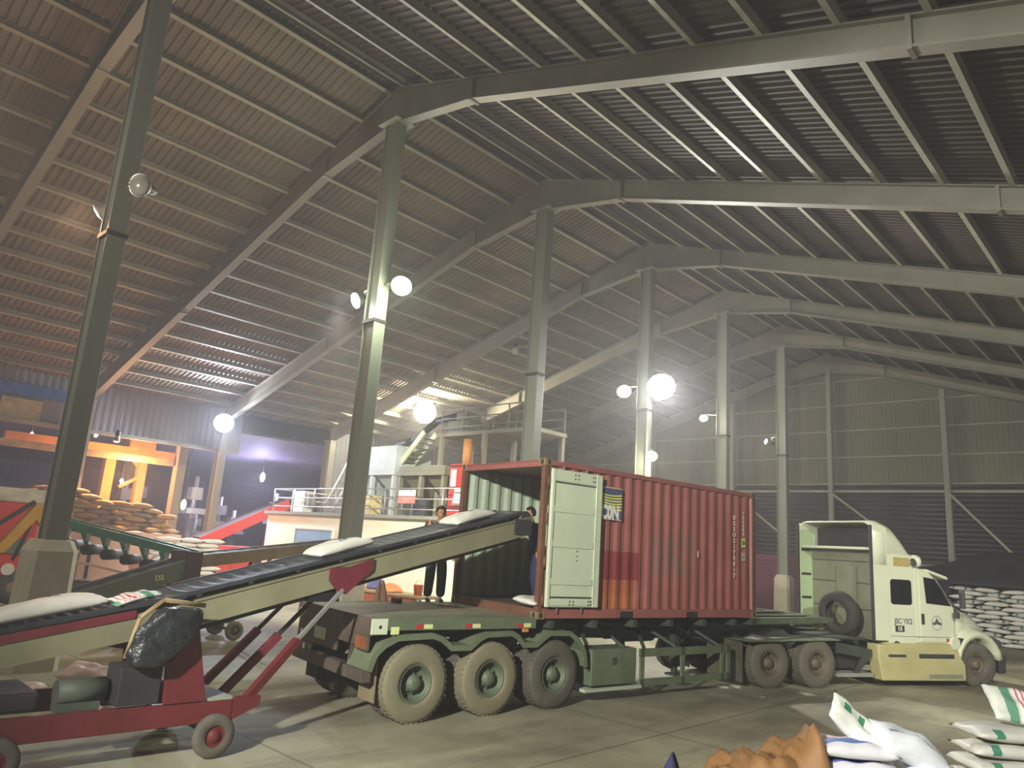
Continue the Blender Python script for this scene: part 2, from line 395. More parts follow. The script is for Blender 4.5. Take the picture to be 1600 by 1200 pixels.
# purlins
def purlin(x, side, k):
    z = roof_z(x)-0.01; s_ = -SL if side < 0 else -SR
    mb = MB(); a_ = math.atan(s_ if side > 0 else -s_)
    T = Matrix.Translation((x, 0, z)) @ Matrix.Rotation(-math.atan(SL)*1 if side < 0 else math.atan(SR), 4, 'Y')
    mb.box(-0.035, 0.035, Y0, Y1, -0.19, 0, T=T); mb.box(-0.035, 0.075, Y0, Y1, -0.205, -0.185, T=T)
    o = struct(mb.build('roof_purlin', m_purlin))
    o['label'] = 'long roof purlin on the %s slope, %s below the ridge' % ('left' if side < 0 else 'right', ORD[k])
    o['group'] = 'roof purlins'
for k in range(17):
    purlin(RX-0.35-1.2*k, -1, k)
    if k < 16: purlin(RX+0.3+1.2*k, 1, k)
# rafters
FR = [-8, -2, 4, 10, 16, 22, 28, 34, 40]
def rafter(y, idx):
    bot = [(-34.3, 7.35), (-17.4, 12.5), (-14.3, 12.98), (-11.36, 12.5), (-2.3, 9.6), (6.0, 6.9)]
    mb = MB()
    def top(x): return roof_z(x)-0.2
    xs = [b_[0] for b_ in bot]
    for (xa, za), (xb, zb) in zip(bot[:-1], bot[1:]):
        mb.prism([(xa, za), (xb, zb), (xb, top(xb)), (xa, top(xa))], 'y', y-0.015, y+0.015)
        mb.prism([(xa, za-0.02), (xb, zb-0.02), (xb, zb+0.02), (xa, za+0.02)], 'y', y-0.13, y+0.13)
        mb.prism([(xa, top(xa)-0.03), (xb, top(xb)-0.03), (xb, top(xb)), (xa, top(xa))], 'y', y-0.12, y+0.12)
    for x in (-17.4, -11.36, -2.3, -26):
        zb = next(za+(zb_-za)*(x-xa)/(xb-xa) for (xa, za), (xb, zb_) in zip(bot[:-1], bot[1:]) if xa <= x <= xb)
        mb.box(x-0.035, x+0.035, y-0.14, y+0.14, zb-0.06, top(x)-0.02)
    o = struct(mb.build('rafter_beam', m_steel))
    o['label'] = 'welded roof rafter with thick knee at the ridge, %s bay from the end wall' % ORD[8-idx]
    o['group'] = 'roof rafters'
for i, y in enumerate(FR): rafter(y, i)
# ridge beam strip
struct(MB().box(RX-0.12, RX+0.12, Y0, Y1, ZR-0.12, ZR-0.02).build('trim_1', m_dark))

# end wall
def clad_strip(name, m, pts_fn, along, a0, a1, pitch, dep, z0, z1fn, flip=1):
    mb = MB(); lo, hi = [], []; t = a0
    while t < a1:
        for u, d in ((0, 0), (pitch*0.35, 0), (pitch*0.5, dep), (pitch*0.85, dep)):
            p = pts_fn(t+u, d*flip); lo.append((p[0], p[1], z0)); hi.append((p[0], p[1], z1fn(t+u)))
        t += pitch
    k = len(lo); mb.add(lo+hi, [(i, i+1, k+i+1, k+i) for i in range(k-1)])
    return mb.build(name, m, solid=0.01)
struct(clad_strip('wall_back', m_clad_end, lambda t, d: (t, 40.45-d), 'x', -35, 6.2, 0.22, 0.012, 6.75, lambda t: roof_z(t)))
mb = MB(); ring = []; z = 3.0; rows = []
while z < 6.8:
    rows += [(0, z), (0.03, z+0.03), (0.12, z+0.1), (0.13, z+0.14), (0.02, z+0.2)]; z += 0.23
k = len(rows); vsx = [(-35, 40.45-d, z_) for d, z_ in rows]+[(6.2, 40.45-d, z_) for d, z_ in rows]
mb.add(vsx, [(i, k+i, k+i+1, i+1) for i in range(k-1)], 0, True)
struct(mb.build('wall_back', m_louver, solid=0.01))
struct(MB().box(-35, 6.2, 40.4, 40.6, 0, 3.05).build('wall_back', m_clad))
for i, z in enumerate((6.9, 8.32, 9.75, 11.15, 12.5)):
    xl = -35 if z < 7.9 else RX-(ZR-z)/SL; xr = 6.2 if z < 7.5 else RX+(ZR-z)/SR
    struct(MB().box(xl, xr, 40.33, 40.42, z-0.03, z+0.04).build('trim_%d' % (i+2), m_purlin))
struct(MB().box(-35, 6.2, 40.15, 40.35, 6.45, 6.58).build('trim_7', m_purlin))
for i, x in enumerate((-30.7, -25.2, -19.8, -14.2, -8.75, -3.3, 2.2)):
    t = thing('wall_post', 'slim steel post on the far end wall, %s from its right corner' % ORD[6-i], 'post', (x, 39.95, 0), 0, 'end wall posts')
    zt = roof_z(x)-0.9
    b_ = MB(); b_.box(-0.12, 0.12, -0.12, -0.1, 0, zt).box(-0.12, 0.12, 0.1, 0.12, 0, zt).box(-0.012, 0.012, -0.1, 0.1, 0, zt).build('shaft', m_col, t)
    if i in (2, 3, 4): MB().bar((0.1, -0.15, 6.35), (2.75 if i != 4 else 3.4, -0.15, 4.3 if i != 4 else 2.6), 0.1, 0.1).build('brace', m_purlin, t)
# side walls
struct(clad_strip('wall_left', m_clad, lambda t, d: (-34.75+d, t), 'y', Y0, 17, 0.3, 0.012, 6.1, lambda t: 8.25))
struct(clad_strip('wall_left', m_clad, lambda t, d: (-34.75+d, t), 'y', 22.3, 40.3, 0.3, 0.03, 0, lambda t: 8.25))
struct(MB().box(-34.7, -34.6, 6.9, 8.35, 6.15, 7.0).build('trim_8', mat('pale_patch_panel', 'a29a7c', 0.6)))
struct(MB().box(-34.72, -34.5, 2, 9.2, 7.15, 7.6).build('trim_9', mat('blue_eave_strip', '2f5fb0', 0.5)))
struct(MB().box(-34.7, -34.45, Y0, 17, 6.0, 6.15).build('trim_10', m_steel))
struct(MB().box(-36.2, -36.0, Y0, 14.6, 5.15, 5.45).build('trim_13', mat('cream_lintel', 'a89a7c', .7)))
struct(clad_strip('wall_right', m_clad, lambda t, d: (6.1-d, t), 'y', Y0, 40.3, 0.3, 0.03, 0, lambda t: 7.6))
struct(clad_strip('wall_front', m_clad, lambda t, d: (t, Y0+d), 'x', -35, 6.2, 0.3, 0.03, 0, lambda t: roof_z(t)))
# the lower annex beyond the left side
struct(MB().prism([(-34.8, 7.1), (-58, 5.9), (-58, 6.0), (-34.8, 7.2)], 'y', Y0, 34).build('ceiling', mat('annex_roof', '5a5560', 0.7)))
struct(MB().box(-58.2, -58, Y0, 34, 0, 6).build('wall_left', mat('annex_wall', '4a4a5c', 0.7)))
struct(MB().box(-58, -34.9, 33.8, 34, 0, 7.1).build('wall_back', m_clad))
for i, y in enumerate((-8, -2, 4, 10, 16, 22, 28, 34)):
    t = thing('side_column', 'steel side column under the left eave, %s from the far end' % ORD[7-i], 'column', (-34.25, y, 0), 0, 'side columns')
    b_ = MB(); b_.box(-0.28, -0.25, -0.16, 0.16, 0, 7.4).box(0.25, 0.28, -0.16, 0.16, 0, 7.4).box(-0.26, 0.26, -0.015, 0.015, 0, 7.4)
    b_.build('shaft', m_steel, t); MB().box(-0.32, 0.32, -0.2, 0.2, 7.36, 7.42).build('cap_plate', m_steel, t)
# centre columns
def column(y, idx):
    t = thing('steel_column', 'tall centre column on a whitewashed concrete footing, %s from the far end' % ORD[6-idx], 'column', (RX, y, 0), 0, 'centre columns')
    b_ = MB(); hx, hy = 0.23, 0.165
    b_.box(-hx, -hx+0.03, -hy, hy, 2.05, 12.95).box(hx-0.03, hx, -hy, hy, 2.05, 12.95).box(-hx+0.03, hx-0.03, -0.12, 0.12, 2.05, 12.95)
    b_.build('shaft', m_col, t, bev=0.008)
    p = MB(); r = []
    for z, h in ((0, 0.38), (1.9, 0.355), (2.08, 0.28)):
        rr = []; c_ = 0.09
        for sx, sy in ((1, 1), (-1, 1), (-1, -1), (1, -1)):
            q = [(sx*h, sy*(h-c_)), (sx*(h-c_), sy*h)]
            if sx*sy < 0: q.reverse()
            rr += [(a_, b2, z) for a_, b2 in q]
        r.append(rr)
    p.loft(r, smooth=False); p.build('footing', m_white_conc, t)
    MB().box(-0.4, 0.4, -0.3, 0.3, 12.93, 12.99).build('cap_plate', m_steel, t)
    s_ = MB(); s_.box(-hx-0.02, hx+0.02, -hy-0.02, hy+0.02, 7.55, 7.63).build('strap', m_dark, t)
for i, y in enumerate((-8, -2, 4, 10, 16, 22, 28, 34)): column(y, i-1 if i else -1)

# flood lamps
def flood(at, arm_from, label, col, strength, power, r=0.2, aim=(0.55, -0.6, -0.75), grp='flood lamps on the centre columns', spot=None):
    at = V(at); t = thing('flood_lamp', label, 'lamp', at, 0, grp); d = V(aim).normalized(); af = V(arm_from)-at
    MB().tube([af, af*0.5+V((0, 0, 0.08)), -d*0.34], 0.022, 6).build('arm', m_purlin, t)
    R_ = d.to_track_quat('Y', 'Z').to_matrix().to_4x4()
    h = MB().lathe([(0.0, -0.42), (0.07, -0.42), (0.09, -0.3), (0.08, -0.2)], (0, 0, 0), 'y', 16); o = h.build('housing', m_charc, t); o.matrix_local = R_
    h = MB().lathe([(0.08, -0.22), (r*0.7, -0.14), (r*0.95, -0.04), (r*1.05, 0.02), (r*0.93, -0.03), (r*0.66, -0.12)], (0, 0, 0), 'y', 20); o = h.build('reflector', m_rail, t); o.matrix_local = R_
    h = MB().lathe([(0.0, 0.05), (r*0.5, 0.045), (r*0.85, 0.015), (r*0.98, -0.01), (0.0, -0.03)], (0, 0, 0), 'y', 20)
    o = h.build('lens', emit('lamp_glass_lit', col, strength) if strength else mat('lamp_glass_dull', 'b8b8a8', 0.2), t); o.matrix_local = R_
    if power: lamp(at+d*0.45, power, col, 0.15, spot, None if not spot else at+d*5, 0.35)
    return t
def cpt(y, s_, z=8.4): return (RX+s_*0.23, y, z+0.1)
flood((-15.5, 4, 8.42), cpt(4, -1), 'orange glowing flood lamp on the left of the nearest column', (1, .55, .28), 25, 260, 0.16, (-0.4, -0.6, -0.5))
flood((-13.35, 4, 8.35), cpt(4, 1), 'unlit round flood lamp on the right of the nearest column', WHITE, 0, 0, 0.2, (0.5, -0.7, -0.2))
flood((-13.35, -2, 8.35), cpt(-2, 1), 'added flood lamp on the column just outside the left of the view', (1, .95, .8), 22, 600, .22)  # unseen lamp added to light the nearest footing and column
flood((-15.2, 10, 8.32), cpt(10, -1), 'lit flood lamp on the left of the second column', (1, 1, .85), 22, 150, 0.2, (-0.1, -0.8, -0.4))
flood((-13.37, 10, 8.35), cpt(10, 1), 'lit greenish flood lamp on the right of the second column', (.9, 1, .72), 22, 260, 0.24)
flood((-15.2, 16, 8.45), cpt(16, -1), 'unlit lamp on the left of the third column', WHITE, 0, 0, 0.12)
flood((-15.2, 22, 8.38), cpt(22, -1), 'smaller lit lamp on the left of the column behind the container', (.95, 1, .85), 30, 130, 0.26)
flood((-13.62, 22, 8.4), cpt(22, 1), 'dazzling white flood lamp above the container, brightest in the hall', (1, 1, .95), 90, 3000, 0.5, (0.5, -0.6, -0.6), spot=150)
flood((-13.94, 22, 5.92), cpt(22, 1, 5.9), 'small lit lamp low on the column behind the container', CREAM, 30, 300, 0.2)
flood((-15.2, 28, 8.42), cpt(28, -1), 'small warm lamp on the left of the fifth column', (1, .85, .65), 25, 200, 0.17)
flood((-15.1, 34, 8.3), cpt(34, -1), 'small lit lamp beside the farthest footed column', (1, .95, .9), 20, 120, 0.13, (-0.6, -0.8, 0.2))
flood((-33.75, 15.7, 7.3), (-34, 16, 7.0), 'dazzling blue white flood lamp on the side column under the left eave', (.72, .82, 1), 90, 3000, 0.45, (0.75, -0.45, -0.35), 'flood lamps on the left side', 165)

for kp, aim_, lb in ((KEY_POS, (-.3, .8, -.5), 'added flood lamp hung from the rafter behind the camera'), (KEY2_POS, (-.35, .7, -.5), 'added flood lamp hung near the right wall beside the camera')):
    kx, ky, kz = kp; flood((kx, ky, kz), (kx, ky, roof_z(kx)-.9), lb, (1, 1, .85), 20, 0, .3, aim_, 'added flood lamps near the camera')  # unseen fixtures added at the two key light positions
# ================================================================== SHIPPING CONTAINER
TO = (-7.9266, 9.2645); TA = 1.421      # near rear bottom corner of the container, heading of the trailer
CB = 1.385; CL, CW, CH = 6.06, 2.44, 2.59
ct = thing('shipping_container', 'red-brown corrugated shipping container on the trailer, its rear doors open', 'container', (TO[0], TO[1], CB), TA)
def side_panel(y, outward):
    mb = MB(); prof = []; x = 0.14; p = 0.2785; d = 0.036
    while x < CL-0.14-0.05:
        for u, e in ((0, 0), (0.07, 0), (0.14, d), (0.21, d)):
            if x+u <= CL-0.12: prof.append((x+u, e))
        x += p
    prof.append((CL-0.12, 0)); k = len(prof)
    for off, mi in ((0.0, 0), (0.006, 1)):
        vs_ = [(a, y+outward*(-b2-off), z) for z in (0.14, CH-0.1) for a, b2 in prof]
        fs = [(i, i+1, k+i+1, k+i) for i in range(k-1)]
        if (mi == 0) == (outward > 0): fs = [tuple(reversed(f)) for f in fs]
        mb.add(vs_, fs, mi)
    return mb.build('side_panel', [m_cont, m_inner], ct, fixn=False)
side_panel(0.02, -1); side_panel(CW-0.02, 1)
mb = MB(); prof = []; yy = 0.1
while yy < CW-0.2:
    prof += [(yy, 0), (yy+.08, 0), (yy+.13, .04), (yy+.21, .04)]; yy += .25
k = len(prof)
for off, mi in ((0, 0), (-0.006, 1)):
    vs_ = [(CL-0.03-b2+off, a, z) for z in (0.14, CH-0.1) for a, b2 in prof]
    mb.add(vs_, [(i, i+1, k+i+1, k+i) for i in range(k-1)], mi)
mb.build('front_panel', [m_cont, m_inner], ct, fixn=False)
mb = MB(); mb.box(0.0, CL, 0.03, CW-0.03, CH-0.045, CH-0.03, 0)
for i in range(28): mb.box(0.1+i*.21, 0.2+i*.21, 0.1, CW-0.1, CH-0.03, CH-0.01, 0)
mb.build('roof_panel', m_cont, ct)
MB().box(0.03, CL-0.03, 0.05, CW-0.05, 0.12, 0.165).build('plywood_floor', m_contfloor, ct)
for y in (0, CW-0.06):
    mb = MB(); yo = y if y == 0 else y
    mb.box(0.12, CL-0.12, yo, yo+0.06, CH-0.1, CH-0.02); mb.build('top_rail', m_cont, ct)
    mb = MB()
    mb.box(0.12, CL-0.12, yo, yo+0.06, 0.125, 0.165)
    for a, b2 in ((0.12, 1.93), (2.29, 3.77), (4.13, CL-0.12)): mb.box(a, b2, yo, yo+0.06, 0.015, 0.125)
    o = mb.build('bottom_rail', m_cont, ct)
    s_ = 0.012 if y == 0 else 0.04
    pieces('fork_pocket', m_dark, o, [(a, a+0.36, yo+s_, yo+s_+0.02, 0.02, 0.125) for a in (1.93, 3.77)])
for x, nm in ((0.0, 'rear'), (CL-0.12, 'front')):
    for y in (0, CW-0.09):
        MB().box(x, x+(0.12 if nm == 'front' else 0.1), y, y+0.09, 0.11, CH-0.11).build('corner_post', m_rust, ct, bev=0.008)
MB().box(0.0, 0.09, 0.09, CW-0.09, CH-0.13, CH-0.02).build('door_header', m_cont, ct)
MB().box(0.0, 0.1, 0.09, CW-0.09, 0.02, 0.16).build('door_sill', m_rust, ct)
MB().box(CL-0.1, CL, 0.1, CW-0.1, 0.02, 0.16).box(CL-0.1, CL, 0.1, CW-0.1, CH-0.13, CH-0.02).build('front_rail', m_cont, ct)
m_yrust = mat('yellowish_rust_casting', '8a7448', 0.6, 0, 4, 0.3, '5c4a32', 0.4)
for x in (-0.005, CL-0.165):
    for y in (-0.006, CW-0.156):
        for z in (-0.0, CH-0.115):
            q = MB(); q.box(x, x+0.17, y, y+0.162, z, z+0.118); o = q.build('corner_casting', m_yrust, ct, bev=0.008)
            yo = y-0.002 if y < 1 else y+0.164; xo = x-0.002 if x < 1 else x+0.172
            q = MB(); a = [(0.035*math.cos(t_*PI/6), 0.05*math.sin(t_*PI/6)) for t_ in range(12)]
            q.prism([(x+0.085+u, z+0.06+v_) for u, v_ in a], 'y', yo-0.001, yo+0.001); q.prism([(y+0.08+u, z+0.06+v_) for u, v_ in a], 'x', xo-0.001, xo+0.001)
            q.build('casting_hole', m_dark, o)
# near door folded back flat against the side, its inner face outwards
mb = MB(); mb.box(0.10, 1.27, -0.075, -0.045, 0.20, 2.43)
for z0, z1 in ((0.22, 0.32), (0.55, 0.66), (1.15, 1.26), (1.72, 1.83), (2.24, 2.42)): mb.box(0.17, 1.12, -0.088, -0.075, z0, z1)
mb.box(0.11, 0.17, -0.095, -0.075, 0.2, 2.43); mb.box(1.14, 1.27, -0.1, -0.075, 0.2, 2.43)
d_ = mb.build('door', m_mint, ct, bev=0.006); d_['label'] = 'pale mint inner face of the opened door'
MB().box(0.18, 1.12, -0.0895, -0.0875, 2.205, 2.225).box(0.18, 1.12, -0.0895, -0.0875, 0.345, 0.365).box(1.145, 1.152, -0.102, -0.09, 0.25, 2.4).build('gasket', m_charc, d_)
for x in (0.62, 0.7, 1.05, 1.1):
    for z in (0.24, 0.29, 2.3, 2.37): MB().cyl((x, -0.088, z), (x, -0.094, z), 0.014, n=8).build('bolt', m_charc, d_)
for z in (0.95, 1.02, 1.1, 1.2): MB().cyl((0.75, -0.076, z), (0.75, -0.08, z), 0.012, n=8).build('bolt', m_charc, d_)
for z in (0.3, 0.9, 1.6, 2.2):
    MB().cyl((0.07, -0.03, z-0.09), (0.07, -0.03, z+0.09), 0.022).box(0.07, 0.2, -0.05, -0.03, z-0.06, z+0.06).build('hinge', m_rust, ct)
for y in (-0.03,):
    for x in (0.4, 0.95): MB().cyl((x, -0.028, 0.1), (x, -0.028, 2.5), 0.016).build('locking_bar', m_rail, ct)
# sticker near the door
m_nv = mat('faded_navy_sticker', '4c5476', 0.5); m_ystr = mat('yellow_stripe', 'd8da62', 0.5); m_pale = mat('pale_sticker_edge', 'd8b8a8', 0.5)
st = MB().box(0.86, 1.86, -0.019, -0.017, 1.69, 2.26).build('sticker', m_nv, ct); st['label'] = 'navy sticker with yellow waves and the letters CON'
pieces('sticker_border', m_pale, st, [(0.86, 1.86, -0.0205, -0.019, 2.245, 2.262), (0.86, 1.86, -0.0205, -0.019, 1.688, 1.702)])
for k_ in range(6):
    pts = []
    for t_ in range(9):
        x = 0.9+t_*0.95/8; z = 2.19-k_*0.052*(0.75+0.25*t_/8)+0.035*math.cos(t_*0.55)-0.03
        pts.append((x, z))
    q = MB()
    for (xa, za), (xb, zb) in zip(pts[:-1], pts[1:]):
        q.add([(xa, -0.0205, za), (xb, -0.0205, zb), (xb, -0.0205, zb-0.026), (xa, -0.0205, za-0.026)], [(0, 1, 2, 3)])
    q.build('yellow_wave', m_ystr, st)
XN = ((1, 0, 0), (0, 0, 1), (0, -1, 0))
t_ = text('sticker_lettering', 'C0N', 0.29, m_white, st, basis((0.8, 0, 0), (0, 0, 1.1), (0, -1, 0), (1.56, -0.0215, 1.81)))
q = MB(); q.prism([(1.16, 1.87), (1.26, 1.82), (1.16, 1.77)], 'y', -0.0215, -0.019); q.build('arrow_mark', m_white, st)
m_ltr = mat('pale_lettering', 'f0dccc', .5)
# stacked markings by the front corner
text('container_number', '\n'.join('DCSU2175817'), 0.115, m_ltr, ct, basis((1.15, 0, 0), (0, 0, 1), (0, -1, 0), (5.26, -0.0185, 1.42)), spacing=1.02)
text('container_code', '\n'.join('TAREKG'), 0.085, m_ltr, ct, basis((1.1, 0, 0), (0, 0, 1), (0, -1, 0), (5.58, -0.0185, 1.9)), spacing=1.0)
q = MB().box(5.51, 5.66, -0.0195, -0.0175, 1.42, 1.6).build('height_label', m_ystr, ct); text('height_figure', '26', 0.11, m_charc, q, basis((1, 0, 0), (0, 0, 1), (0, -1, 0), (5.585, -0.0205, 1.51)))
q = MB().box(5.51, 5.66, -0.0195, -0.0175, 1.14, 1.31).build('size_label', mat('pale_grey_label', 'b0a898'), ct)
text('size_code', '22G1', 0.05, m_cont, q, basis((1, 0, 0), (0, 0, 1), (0, -1, 0), (5.585, -0.0205, 1.22)))
q = MB().box(4.05, 4.09, -0.019, -0.0175, 1.15, 1.27); q.build('scratch_mark', m_pale, ct).rotation_euler = (0, 0, 0)

# ================================================================== WHEELS
def wheel_mb_tyre(R=0.52, W=0.27, rin=0.3):
    prof = [(rin, 0.03), (rin+0.01, 0.0), (rin+0.06, -0.012), (R-0.06, 0.0), (R-0.012, 0.02), (R, 0.045), (R, W-0.045), (R-0.012, W-0.02), (R-0.06, W), (rin+0.03, W-0.01), (rin, W-0.03)]
    mb = MB().lathe(prof, (0, 0, 0), 'y', 40)
    for i in range(40):      # tread blocks at the shoulders
        a = 2*PI*i/40; T = Matrix.Rotation(a, 4, 'Y')
        mb.box(R-0.01, R+0.008, 0.03, 0.1, -0.025, 0.025, T=T); mb.box(R-0.01, R+0.008, W-0.1, W-0.03, -0.025+0.04, 0.025+0.04, T=T)
        mb.box(R-0.01, R+0.008, 0.11, W-0.11, -0.02+0.02, 0.02+0.02, T=T)
    return mb
def wheel(parent, x, y, R=0.52, outer=True, mt=m_tyre, mr=m_rim, W=0.27, rot=0.0, name='wheel'):
    rin = R*0.5
    t = wheel_mb_tyre(R, W, rin).build(name, mt, parent, (x, y, R+0.008), rot=(0, 0, rot))
    if outer:
        q = MB().lathe([(rin+0.005, 0.012), (rin-0.015, 0.0), (rin-0.03, 0.03), (rin-0.05, 0.1), (rin-0.09, 0.13), (0.13, 0.125), (0.12, 0.1), (0.1, 0.03), (0.06, 0.0), (0, 0.0)], (0, 0, 0), 'y', 32); q.build('rim', mr, t)
        for i in range(8):
            a = 2*PI*(i+.5)/8; r_ = (rin-0.09+0.13)/2+0.035
            MB().cyl((r_*math.cos(a), 0.12, r_*math.sin(a)), (r_*math.cos(a), 0.128, r_*math.sin(a)), 0.032, n=10).build('rim_hole', m_dark, t)
            a = 2*PI*i/8; MB().cyl((0.126*math.cos(a), 0.125, 0.126*math.sin(a)), (0.126*math.cos(a), 0.085, 0.126*math.sin(a)), 0.014, n=6).build('wheel_nut', mr, t)
    return t

# ================================================================== TRAILER (local x forward, y to the far side)
tr = thing('flatbed_trailer', 'long olive green three-axle container trailer with worn flat rear deck', 'trailer', (TO[0], TO[1], 0), TA)
RE = -2.92
mb = MB(); mb.box(RE, 0.02, 0.06, CW-0.06, 1.36, 1.4)
for i in range(12): mb.box(RE+.02, 0, 0.08+i*0.195, 0.08+i*0.195+0.185, 1.4, 1.412)
mb.build('deck', m_deck, tr)
for y in (0.0, CW-0.06):
    mb = MB(); mb.box(RE, 0.0, y, y+0.06, 1.25, 1.42); mb.build('side_rail', m_trail, tr, bev=0.006)
pieces('red_reflector', m_redrefl, tr, [(x-0.13, x, -0.004, 0.0, 1.27, 1.33) for x in (-2.1, -1.25, -0.26)])
pieces('yellow_reflector', m_yelrefl, tr, [(x, x+0.15, -0.004, 0.0, 1.27, 1.33) for x in (-2.1, -1.25, -0.26)]+[(-2.63, -2.5, -0.006, 0, 1.2, 1.3)])
MB().box(-0.26, -0.16, -0.01, 0.03, 1.2, 1.25).build('marker_light', m_amber, tr)
q = MB(); q.box(RE-0.02, -2.68, -0.008, 0.15, 1.2, 1.41); q.build('corner_casting', m_mint, tr, bev=0.01)
q = MB(); q.cyl((-2.8, -0.01, 1.3), (-2.8, -0.0, 1.3), 0.025, n=10).build('corner_hole', m_dark, tr)
# rear panel with lights
mb = MB(); mb.box(RE-0.03, RE+0.02, 0.0, CW, 1.18, 1.42)
mb.box(RE-0.02, RE+0.02, 0.06, 0.42, 0.98, 1.18); mb.box(RE-0.02, RE+0.02, 1.0, CW-0.06, 0.86, 1.18); mb.box(RE-0.02, RE+0.02, 0.45, 1.0, 1.02, 1.18)
mb.box(RE-0.06, RE+0.08, 0.05, CW-0.05, 0.58, 0.74); mb.box(RE, RE+0.06, 0.55, 0.63, 0.7, 1.2); mb.box(RE, RE+0.06, 1.82, 1.9, 0.7, 1.2)
mb.build('rear_panel', m_rear, tr, bev=0.006)
MB().box(RE-0.03, RE-0.02, 0.1, 0.4, 1.0, 1.16).build('tail_light', mat('rusty_lamp_box', '8a5236', 0.5), tr)
for y, z in ((2.3, 1.28), (2.2, 0.98), (2.05, 0.78)): MB().box(RE-0.045, RE-0.03, y-0.05, y+0.03, z-0.04, z+0.04).build('tail_light', m_white, tr)
MB().box(RE-0.028, RE-0.02, 1.35, 1.75, 0.95, 1.12).build('number_plate', m_inner, tr)
for y in (0.1, CW-0.55):
    MB().box(RE+0.18, RE+0.2, y, y+0.45, 0.3, 1.0).build('mudflap', mat('tan_mudflap', '776a52', .8) if y < 1 else m_black, tr)
# fenders
def fender(y0_, y1_):
    pts = []
    P = [(-2.93, 0.74), (-2.86, 0.95), (-2.72, 1.08), (-2.5, 1.18), (-1.93, 1.2), (-1.76, 1.15), (-1.58, 1.02), (-1.26, 1.02), (-1.1, 1.14), (-0.95, 1.2), (-0.48, 1.21), (-0.34, 1.15), (-0.22, 1.03), (0.04, 1.03), (0.18, 1.13), (0.32, 1.2), (0.75, 1.19), (0.98, 1.06), (1.12, 0.88), (1.17, 0.62)]
    mb = MB(); k = len(P)
    def off(i, d):
        a = V(P[max(0, i-1)]); b2 = V(P[min(k-1, i+1)]); t2 = (b2-a).normalized(); nrm = V((-t2[1], t2[0])); return V(P[i])+nrm*d
    for i in range(k-1):
        a, b2, c2, d2 = off(i, 0.01), off(i+1, 0.01), off(i+1, -0.01), off(i, -0.01)
        mb.prism([tuple(a), tuple(b2), tuple(c2), tuple(d2)], 'y', y0_, y1_)
        a, b2, c2, d2 = off(i, 0.012), off(i+1, 0.012), off(i+1, -0.07), off(i, -0.07)
        ye = y0_ if y0_ < 1 else y1_
        mb.prism([tuple(a), tuple(b2), tuple(c2), tuple(d2)], 'y', ye-0.008, ye+0.008)
    mb.build('fender', m_trail, tr)
fender(0.0, 0.6); fender(CW-0.6, CW)
for i, x in enumerate((-2.13, -0.82, 0.47)):
    mt = (m_tyre, m_tyre, m_tyre_dk)[i]
    wheel(tr, x, 0.02, mt=mt); wheel(tr, x, 0.33, outer=False, mt=m_tyre_dk)
    for y in (CW-0.29, CW-0.6): wheel(tr, x, y, outer=False, mt=m_tyre_dk)
    MB().cyl((x, 0.3, 0.53), (x, CW-0.3, 0.53), 0.075, n=12).box(x-0.55, x+0.55, 0.75, 0.85, 0.62, 0.7).box(x-0.55, x+0.55, CW-0.85, CW-0.75, 0.62, 0.7).box(x+0.55, x+0.7, 0.74, 0.86, 0.6, 0.98).build('axle', m_trail_dk, tr)
for y in (0.72, CW-0.72-0.14):
    mb = MB()
    prof = [(RE+0.1, 1.36), (RE+0.1, 1.1), (5.3, 0.92), (6.2, 0.98), (7.1, 1.14), (9.9, 1.14), (9.9, 1.3), (8.7, 1.36), (6.3, 1.37), (0.1, 1.36)]
    mb.prism(prof, 'y', y+0.06, y+0.075); mb.prism([(RE+0.1, 1.34), (9.6, 1.34), (9.6, 1.36), (RE+0.1, 1.36)], 'y', y, y+0.14)
    mb.prism([(RE+0.1, 1.08), (5.3, 0.9), (6.2, 0.96), (7.1, 1.12), (9.9, 1.12), (9.9, 1.14), (7.1, 1.14), (6.2, 0.98), (5.3, 0.92), (RE+0.1, 1.1)], 'y', y, y+0.14)
    mb.build('main_beam', m_trail, tr)
for i, x in enumerate((0.3, 1.3, 2.3, 3.3, 4.3, 5.3, 5.95)): MB().box(x, x+0.1, 0.02, CW-0.02, 1.24, 1.36).build('cross_member', m_trail_dk, tr)
# front platform rails of the gooseneck
for y in (0.12, CW-0.22): MB().box(6.0, 9.4, y, y+0.1, 1.24, 1.37).build('gooseneck_rail', m_trail, tr)
pieces('gooseneck_crossbar', m_trail, tr, [(9.3, 9.42, 0.12, CW-0.12, 1.24, 1.37), (6.1, 6.2, 0.1, CW-0.1, 1.24, 1.37), (7.6, 7.7, 0.1, CW-0.1, 1.2, 1.3)])
MB().box(6.9, 9.3, 0.6, CW-0.6, 1.1, 1.14).build('kingpin_plate', m_trail_dk, tr)
MB().box(6.06, 8.5, CW-0.12, CW, 1.52, 1.66).box(6.3, 6.36, CW-0.1, CW-0.02, 1.36, 1.52).box(8.2, 8.26, CW-0.1, CW-0.02, 1.36, 1.52).build('far_rail', m_wood, tr)
